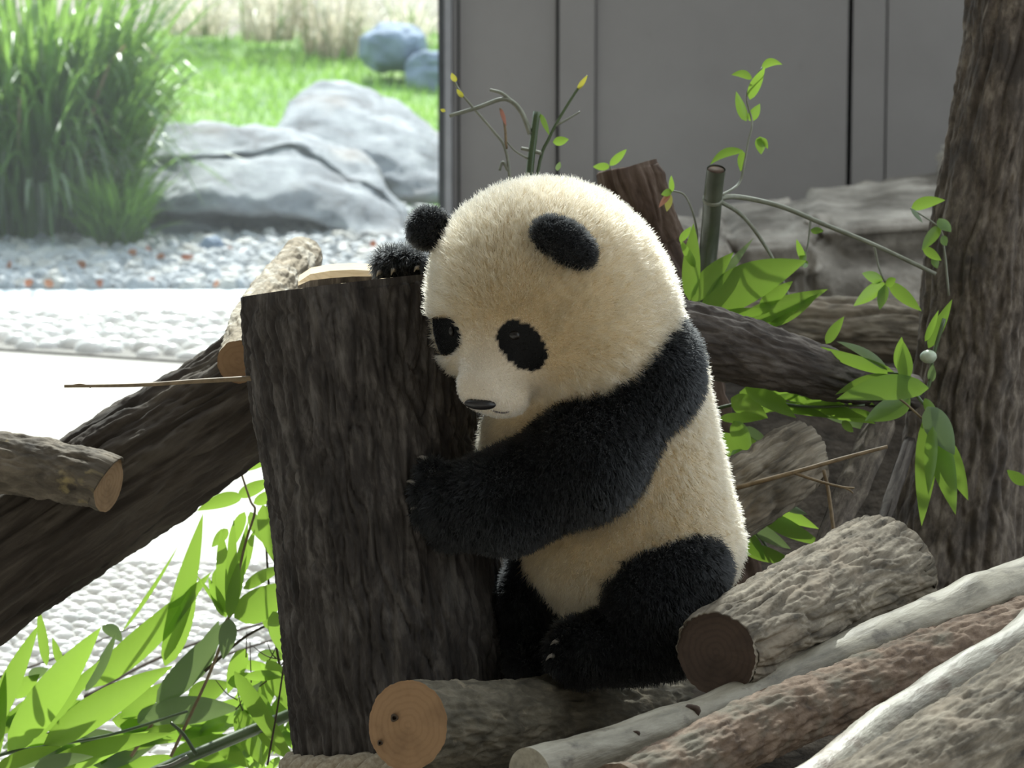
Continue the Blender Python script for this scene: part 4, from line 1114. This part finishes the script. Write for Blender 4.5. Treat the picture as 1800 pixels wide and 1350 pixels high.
r3 = random.Random(5)
for k in range(26):
    x = r3.uniform(410, 515); y = r3.uniform(1110, 1340); a = r3.uniform(-2.8, 0.4); l_ = r3.uniform(40, 90)
    leaves_px(b12, [(x, y, x + math.cos(a) * l_, y - math.sin(a) * l_, r3.uniform(10, 26), r3.choice(['leaf_green', 'leaf_green', 'leaf_green', 'leaf_grey']), 0.05, 0.08)], D9)
for k in range(12):
    x = r3.uniform(400, 500); y = r3.uniform(1120, 1250); l_ = r3.uniform(30, 80); a = r3.uniform(0, 3.1)
    stem_px(b12, [(x, y), (x + math.cos(a) * l_ * .5, y - math.sin(a) * l_ * .5 + 6), (x + math.cos(a) * l_, y - math.sin(a) * l_)], D9 + .03, 1.3, 'twig_dark', 'twig', 0.5)
b13 = empty('bamboo_branch', G(60, 1345), 'flat heap of bamboo leaves covering the pebbles under the broad-leaved branch', 'bamboo')
stem_px(b13, [(-40, 1345), (60, 1300), (180, 1250), (300, 1200)], D9 + 0.15, 3, 'twig_dark', 'stem', 0.7)
for k in range(46):
    x = r3.uniform(-20, 400); y = r3.uniform(1250, 1365); a = r3.uniform(-0.5, 1.2); l_ = r3.uniform(70, 170)
    leaves_px(b13, [(x, y, x + math.cos(a) * l_, y - math.sin(a) * l_ * 0.6, r3.uniform(16, 40), r3.choice(['leaf_green', 'leaf_green', 'leaf_green', 'leaf_grey', 'leaf_green']), 0.1, 0.12)], D9)
b14 = empty('bamboo_cane', P(380, 1340, 5.5), 'dark bamboo cane lying at the bottom of the leaf heap', 'bamboo')
c = catmull([P(215, 1385, 5.5), P(300, 1345, 5.52), P(460, 1277, 5.58), P(560, 1235, 5.6)], 20)
tube('cane', c, PX(11, 5.5), M['culm'], b14, 12)
stem_px(b14, [(330, 1330), (300, 1345), (275, 1350)], 5.48, 4, 'culm_grey', 'side_branch', 0.7)
stem_px(b14, [(345, 1326), (322, 1290), (300, 1270)], 5.5, 4, 'culm', 'side_branch', 0.7)
for k, (pts, lab, rr) in enumerate([([(0, 1190), (110, 1152), (240, 1100), (330, 1070)], 'thin dark twig lying on the pebbles under the leaning log', 2.6),
                                ([(150, 1225), (250, 1170), (360, 1125), (500, 1085)], 'thicker dark twig lying on the pebbles across the leaf stems', 4.2),
                                ([(310, 1185), (400, 1150), (500, 1118)], 'short dark twig lying on the pebbles close to the stump', 3.6)]):
    q = [G(x, y, 0.03) for x, y in pts]
    t_ = empty('twig', q[0], lab, 'twig')
    c = catmull(q, 16); tube('stem', c, np.linspace(1, .6, 16) * rr * 6.4 / FPX, M['twig_dark'], t_, 7)

# ================================================================ the panda cub
PD = 4.95; PS = PD / FPX
P_ORG = P(955, 510, PD)
def pw(q):
    """cub layout space (x right, y down, z to the viewer; 1 unit = 0.69 mm) -> world"""
    q = np.asarray(q, float)
    return P_ORG + PS * ((q[..., 0:1] - 955) * RIGHT + (510 - q[..., 1:2]) * UP - q[..., 2:3] * FWD)

def sd_cone(p, a, ra, b, rb):
    a = np.array(a, np.float32); b = np.array(b, np.float32); ba = b - a
    h = np.clip(((p - a) @ ba) / (ba @ ba), 0, 1)
    return np.linalg.norm(p - a - h[..., None] * ba, axis=-1) - (ra + (rb - ra) * h)
def sd_ell(p, c, r, rot=0.0, tilt=None):
    q = p - np.array(c, np.float32)
    if rot:
        cs, sn = math.cos(rot), math.sin(rot)
        q = np.stack([q[..., 0] * cs + q[..., 1] * sn, -q[..., 0] * sn + q[..., 1] * cs, q[..., 2]], -1)
    r = np.array(r, np.float32)
    k0 = np.linalg.norm(q / r, axis=-1); k1 = np.linalg.norm(q / (r * r), axis=-1)
    return k0 * (k0 - 1) / np.maximum(k1, 1e-6)
def smin(a, b, k):
    h = np.clip(0.5 + 0.5 * (b - a) / k, 0, 1)
    return b + (a - b) * h - k * h * (1 - h)

HEAD_C = np.array([957, 510, 112.0])
def sd_cream(p):
    torso = sd_cone(p, (1085, 700, 15), 152, (1112, 935, -10), 176)
    torso = smin(torso, sd_ell(p, (1110, 965, -10), (180, 112, 168)), 40)
    torso = smin(torso, sd_cone(p, (1000, 640, 70), 112, (958, 800, 30), 108), 50)
    head = sd_ell(p, HEAD_C, (192, 180, 188))
    head = smin(head, sd_ell(p, (1052, 565, 70), (128, 132, 130)), 60)
    head = smin(head, sd_ell(p, (1010, 590, 165), (110, 98, 100)), 50)       # near cheek
    head = smin(head, sd_ell(p, (850, 585, 120), (80, 80, 90)), 40)          # far cheek
    muz = sd_cone(p, (893, 612, 188), 92, (851, 676, 236), 44)
    muz = smin(muz, sd_ell(p, (884, 700, 212), (44, 32, 42)), 18)            # lower jaw
    head = smin(head, muz, 26)
    return smin(torso, head, 45)
def sd_ears(p):
    e1 = sd_ell(p, (988, 438, 288), (60, 36, 30), math.radians(33))
    e2 = sd_ell(p, (756, 406, 118), (37, 36, 26))
    return np.minimum(e1, e2)
def sd_black(p):
    arm = sd_cone(p, (1145, 636, 72), 80, (1128, 668, 95), 88)
    arm = smin(arm, sd_cone(p, (1128, 668, 95), 88, (1028, 805, 160), 92), 30)
    arm = smin(arm, sd_cone(p, (1028, 805, 160), 92, (892, 876, 140), 78), 30)
    arm = smin(arm, sd_cone(p, (892, 876, 140), 78, (815, 886, 100), 66), 30)
    for t in ((762, 832, 82), (752, 868, 88), (758, 906, 88), (786, 936, 84)):
        arm = smin(arm, sd_ell(p, t, (25, 20, 26)), 14)
    far = sd_cone(p, (930, 580, -70), 66, (850, 470, -70), 36)
    far = smin(far, sd_cone(p, (850, 470, -70), 34, (712, 468, -70), 26), 16)
    for t in ((672, 464, -40), (690, 460, -28), (712, 458, -24), (732, 462, -30)):
        far = smin(far, sd_ell(p, t, (13, 22, 26)), 8)
    leg2 = sd_cone(p, (975, 990, -40), 78, (928, 1060, -40), 46)
    leg2 = smin(leg2, sd_cone(p, (928, 1060, -40), 46, (925, 1155, -10), 32), 25)
    leg2 = smin(leg2, sd_ell(p, (926, 1168, 16), (33, 24, 46)), 16)
    leg1 = sd_ell(p, (1166, 996, 86), (108, 82, 100))
    leg1 = smin(leg1, sd_cone(p, (1135, 1050, 125), 78, (1105, 1120, 122), 58), 30)
    leg1 = smin(leg1, sd_cone(p, (1170, 1122, 96), 58, (1045, 1132, 128), 55), 25)
    for t in ((1000, 1106, 130), (986, 1130, 138), (990, 1156, 138), (1012, 1172, 130)):
        leg1 = smin(leg1, sd_ell(p, t, (24, 19, 24)), 12)
    return np.minimum(np.minimum(smin(arm, far, 10), leg2), leg1), None
def sd_all(p):
    return smin(smin(sd_cream(p), sd_black(p)[0], 22), sd_ears(p), 9)

def surface_nets(fn, lo, hi, step):
    ax_ = [np.arange(l, h + step, step, dtype=np.float32) for l, h in zip(lo, hi)]
    n = [len(a) for a in ax_]
    D = np.empty(n, np.float32)
    for i0 in range(0, n[0], 16):
        g = np.stack(np.meshgrid(ax_[0][i0:i0 + 16], ax_[1], ax_[2], indexing='ij'), -1)
        D[i0:i0 + 16] = fn(g)
    S = D < 0
    acc = np.zeros([k - 1 for k in n] + [3], np.float32); cnt = np.zeros([k - 1 for k in n], np.float32)
    corner = lambda A, c: A[c[0]:n[0] - 1 + c[0], c[1]:n[1] - 1 + c[1], c[2]:n[2] - 1 + c[2]]
    cs = [(i, j, k) for i in (0, 1) for j in (0, 1) for k in (0, 1)]
    for c in cs:
        for a in range(3):
            if c[a]: continue
            e = list(c); e[a] = 1
            d0, d1 = corner(D, c), corner(D, tuple(e))
            x = (d0 < 0) != (d1 < 0)
            t = np.where(x, d0 / np.where(x, d0 - d1, 1), 0)
            for b_ in range(3):
                acc[..., b_] += np.where(x, c[b_] + (t if b_ == a else 0), 0)
            cnt += x
    act = cnt > 0
    idx = -np.ones(act.shape, np.int64); idx[act] = np.arange(act.sum())
    ij = np.argwhere(act)
    V = np.array(lo, np.float32) + step * (ij + acc[act] / cnt[act][:, None])
    F = []
    for a in range(3):
        b_, c_ = (a + 1) % 3, (a + 2) % 3
        sl0 = [slice(1, n[k] - 1) for k in range(3)]; sl1 = list(sl0)
        sl0[a] = slice(0, n[a] - 1); sl1[a] = slice(1, n[a])
        s0, s1 = S[tuple(sl0)], S[tuple(sl1)]
        x = np.argwhere(s0 != s1)
        off = np.ones(3, int); off[a] = 0
        q = x + off
        eb = np.zeros(3, int); eb[b_] = 1; ec = np.zeros(3, int); ec[c_] = 1
        g = lambda w: idx[w[:, 0], w[:, 1], w[:, 2]]
        quad = np.stack([g(q - eb - ec), g(q - ec), g(q), g(q - eb)], 1)
        fl = s1[tuple(x.T)]
        quad[fl] = quad[fl][:, ::-1]
        F.append(quad)
    return V, np.vstack(F)

QV, QF = surface_nets(sd_all, (620, 290, -270), (1330, 1215, 340), 6.0)
QV = QV.astype(np.float64)
def grad(p, fn=sd_all, e=3.0):
    p = p.astype(np.float32)
    g = np.stack([fn(p + np.array(d, np.float32)) - fn(p - np.array(d, np.float32)) for d in ((e, 0, 0), (0, e, 0), (0, 0, e))], -1)
    return g / (np.linalg.norm(g, axis=-1, keepdims=True) + 1e-9)

CREAM = np.array([0.50, 0.39, 0.25]); MUZZ = np.array([0.56, 0.49, 0.385]); BLACK = np.array([0.013, 0.0135, 0.014]); SOFT = np.array([0.03, 0.028, 0.027])
def e2(p, c, rx, ry, rot):
    dx, dy = p[:, 0] - c[0], p[:, 1] - c[1]
    cs, sn = math.cos(rot), math.sin(rot)
    return np.hypot((dx * cs + dy * sn) / rx, (-dx * sn + dy * cs) / ry)
def fur_paint(p):
    """colour, hair length (layout units) and black mask at surface points"""
    q = p.astype(np.float32)
    dc, db, de = sd_cream(q), sd_black(q)[0], sd_ears(q)
    j = 6 * perlin(p / 30.0) + 2.5 * perlin(p / 7.0)
    # the thin dark band that runs over the shoulder
    blk = (db + j < dc) | (de + 0.5 * j < dc + 1)
    e1 = e2(p, (917, 610), 50, 35, math.radians(46)); e2_ = e2(p, (783, 592), 30, 36, math.radians(-25))
    eye = ((e1 + 0.03 * j / 7 < 1) | (e2_ < 1)) & (p[:, 2] > 90) & (dc < 20)
    dm = np.linalg.norm(p - np.array([851, 690, 250]), axis=1)
    mz = np.clip((130 - dm) / 80, 0, 1)[:, None]
    col = CREAM * (1 - mz) + MUZZ * mz
    col = col * (1 + 0.05 * perlin(p / 40.0))[:, None]
    col = np.where((blk | eye)[:, None], BLACK, col); col = np.where(eye[:, None], BLACK * 0.25, col)
    ln = 21 + 3 * perlin(p / 30.0)
    ln = np.where(blk, 19, ln); ln = np.where(de < dc, 11, ln)
    ln = ln * (1 - 0.72 * np.clip((165 - dm) / 90, 0, 1)); ln = np.where(eye, 3.5, ln)
    return col, ln, blk | eye
WV = pw(QV)
col, _, _ = fur_paint(QV)

def fur_mat(name, trans):
    m = bpy.data.materials.new(name); nt, N, L = nodes_of(m)
    for n in list(N): N.remove(n)
    out = N.new('ShaderNodeOutputMaterial')
    a = N.new('ShaderNodeAttribute'); a.attribute_name = 'fur_color'
    d = N.new('ShaderNodeBsdfDiffuse'); t = N.new('ShaderNodeBsdfTranslucent'); g = N.new('ShaderNodeBsdfGlossy')
    g.inputs['Roughness'].default_value = 0.5; g.inputs[0].default_value = (0.8, 0.8, 0.8, 1)
    L.new(a.outputs['Color'], d.inputs[0]); L.new(a.outputs['Color'], t.inputs[0])
    m1 = N.new('ShaderNodeMixShader'); m1.inputs[0].default_value = trans
    m2 = N.new('ShaderNodeMixShader'); m2.inputs[0].default_value = 0.012
    L.new(d.outputs[0], m1.inputs[1]); L.new(t.outputs[0], m1.inputs[2]); L.new(m1.outputs[0], m2.inputs[1]); L.new(g.outputs[0], m2.inputs[2])
    L.new(m2.outputs[0], out.inputs[0])
    return m
def hair_mat(name):
    m = bpy.data.materials.new(name); nt, N, L = nodes_of(m)
    for n in list(N): N.remove(n)
    out = N.new('ShaderNodeOutputMaterial')
    a = N.new('ShaderNodeAttribute'); a.attribute_name = 'fur_color'
    h = N.new('ShaderNodeBsdfHairPrincipled'); h.model = 'CHIANG'; h.parametrization = 'COLOR'
    L.new(a.outputs['Color'], h.inputs['Color'])
    h.inputs['Roughness'].default_value = 0.55; h.inputs['Radial Roughness'].default_value = 0.75
    h.inputs['Coat'].default_value = 0.0; h.inputs['IOR'].default_value = 1.28
    L.new(h.outputs[0], out.inputs[0])
    return m
M['fur'] = hair_mat('panda_fur'); M['skin'] = fur_mat('panda_under_fur', 0.0)
base = pw(np.array([1040, 1190, 60.0]))
panda = empty('panda_cub', base, 'black and cream giant panda cub sitting and hugging the stump', 'panda')
QFf = QF[:, ::-1]
body = mesh_obj('body', WV, QFf, M['skin'], panda, attrs={'fur_color': ('FLOAT_COLOR', np.hstack([col, np.ones((len(col), 1))]))})
# make sure the faces look outward
f0 = QFf[::97]; nrm_ = np.cross(WV[f0[:, 1]] - WV[f0[:, 0]], WV[f0[:, 2]] - WV[f0[:, 0]])
gq = grad(QV[f0[:, 0]]); gw = gq[:, 0:1] * RIGHT - gq[:, 1:2] * UP - gq[:, 2:3] * FWD
if (nrm_ * gw).sum() < 0: body.data.flip_normals()

# ---- fur strands
T = np.vstack([QF[:, [0, 1, 2]], QF[:, [0, 2, 3]]])
A_ = np.linalg.norm(np.cross(QV[T[:, 1]] - QV[T[:, 0]], QV[T[:, 2]] - QV[T[:, 0]]), axis=1)
cen = QV[T].mean(1)
wgt = A_ * np.where(cen[:, 2] > -60, 1.0, 0.45)
NF = 260000
fr = np.random.default_rng(5)
ti = fr.choice(len(T), NF, p=wgt / wgt.sum())
r1, r2 = np.sqrt(fr.uniform(size=NF)), fr.uniform(size=NF)
rp_ = (1 - r1)[:, None] * QV[T[ti, 0]] + (r1 * (1 - r2))[:, None] * QV[T[ti, 1]] + (r1 * r2)[:, None] * QV[T[ti, 2]]
nq = grad(rp_)
colr, ln, blk = fur_paint(rp_)
# combing: away from the nose on the head, downward elsewhere
dh = np.linalg.norm(rp_ - HEAD_C, axis=1)
wh = np.clip((260 - dh) / 60, 0, 1)[:, None]
away = rp_ - np.array([851, 690, 262]); away /= np.linalg.norm(away, axis=1)[:, None] + 1e-6
flow = wh * away + (1 - wh) * np.array([0.05, 1.0, 0.05])
cl = np.stack([perlin(rp_ / 11.0 + k * 31) for k in range(3)], -1)
flow = flow + 0.9 * cl
flow = flow - nq * (flow * nq).sum(1, keepdims=True)
jit = fr.normal(0, 0.22, (NF, 3))
d0 = nq * 1.0 + 0.45 * flow + jit; d0 /= np.linalg.norm(d0, axis=1)[:, None]
d1 = nq * 0.55 + 0.85 * flow + jit * 1.2; d1 /= np.linalg.norm(d1, axis=1)[:, None]
ln = ln * fr.uniform(0.65, 1.25, NF)
K = 4
pts = np.empty((NF, K, 3)); cur = rp_ - nq * 2.0; pts[:, 0] = cur
for k in range(1, K):
    f = (k - 0.5) / (K - 1)
    cur = cur + (d0 * (1 - f) + d1 * f) * (ln / (K - 1))[:, None]
    pts[:, k] = cur
# keep strands out of the sawn stump
pwld = pw(pts) - base
colr = np.clip(colr * fr.uniform(0.92, 1.08, (NF, 1)), 0, 1)
tuft = np.clip(1 + 0.12 * perlin(rp_ / 9.0), 0.85, 1.12)[:, None]
colr = colr * tuft
hc = bpy.data.hair_curves.new('fur')
hc.add_curves([K] * NF)
hc.attributes['position'].data.foreach_set('vector', pwld.astype(np.float32).ravel())
ra = hc.attributes.get('radius') or hc.attributes.new('radius', 'FLOAT', 'POINT')
rad = np.tile(np.array([0.00040, 0.00037, 0.00028, 0.00008], np.float32), NF)
ra.data.foreach_set('value', rad)
ca = hc.attributes.new('fur_color', 'FLOAT_COLOR', 'CURVE')
ca.data.foreach_set('color', np.hstack([colr, np.ones((NF, 1))]).astype(np.float32).ravel())
hc.materials.append(M['fur'])
fo = bpy.data.objects.new('fur', hc); COL.objects.link(fo); fo.parent = panda; fo['kind'] = 'stuff'

# ---- eyes, nose, mouth, claws
def ball(name, c, r, mat, rot=0.0, n=16, parent=panda):
    th = np.linspace(0, math.pi, n); ph = np.linspace(0, 2 * math.pi, 2 * n, endpoint=False)
    Tt, Q = np.meshgrid(th, ph, indexing='ij')
    v = np.stack([np.sin(Tt) * np.cos(Q) * r[0], np.cos(Tt) * r[1], np.sin(Tt) * np.sin(Q) * r[2]], -1)
    cs, sn = math.cos(rot), math.sin(rot)
    v = np.stack([v[..., 0] * cs - v[..., 1] * sn, v[..., 0] * sn + v[..., 1] * cs, v[..., 2]], -1)
    return mesh_obj(name, pw(v + np.array(c)).reshape(-1, 3), grid_faces(n, 2 * n, True)[:, ::-1], mat, parent)
def surf(x, y, lo=350, hi=0):
    z = np.linspace(lo, hi, 400); p = np.stack([0 * z + x, 0 * z + y, z], -1).astype(np.float32)
    d = sd_all(p)
    k = np.argmax(d < 0)
    return z[k]
M['eye'] = plain_mat('panda_eye', (0.006, 0.005, 0.004), (0.012, 0.009, 0.007), 20, 0.3, 0.4)
M['nose'] = plain_mat('panda_nose', (0.008, 0.007, 0.007), (0.016, 0.014, 0.014), 80, 0.35, 0.5, 0.3, 0.001)
M['mouth'] = plain_mat('panda_mouth', (0.10, 0.085, 0.08), (0.14, 0.12, 0.11), 60, 0.7)
M['claw'] = plain_mat('panda_claw', (0.16, 0.145, 0.12), (0.26, 0.235, 0.20), 60, 0.35, 0.5)
ball('eye', (905, 592, surf(905, 592) - 4), (11, 9, 9), M['eye'])
ball('eye', (797, 585, surf(797, 585) - 1), (6, 9, 9), M['eye'])
zn = surf(846, 708)
ball('nose', (846, 709, zn - 2), (27, 10, 13), M['nose'], math.radians(4))
mp = [(866, 720), (876, 723), (886, 724), (896, 722)]
mp = [pw(np.array([x, y, surf(x, y) + 2.0])) for x, y in mp]
tube('mouth', catmull(mp, 10), np.array([0.6, .9, 1, 1, 1, 1, 1, .9, .7, .4]) * 1.7 * PS, M['mouth'], panda, 6)
for (a, b_) in (((752, 806, 76), (732, 804, 60)), ((734, 848, 92), (712, 846, 70)), ((738, 890, 92), (718, 898, 72)), ((752, 922, 92), (738, 934, 74)), ((668, 478, -14), (662, 486, -6)), ((692, 474, 0), (688, 484, 6)), ((734, 470, -4), (728, 478, 6)),
                 ((978, 1118, 156), (966, 1124, 160)), ((970, 1142, 160), (958, 1150, 164))):
    pp = catmull([pw(np.array(a, float)), pw((np.array(a, float) + b_) / 2 + np.array([0, -3, 4])), pw(np.array(b_, float))], 7)
    tube('claw', pp, np.linspace(1, 0.15, 7) * 5.2 * PS, M['claw'], panda, 7)
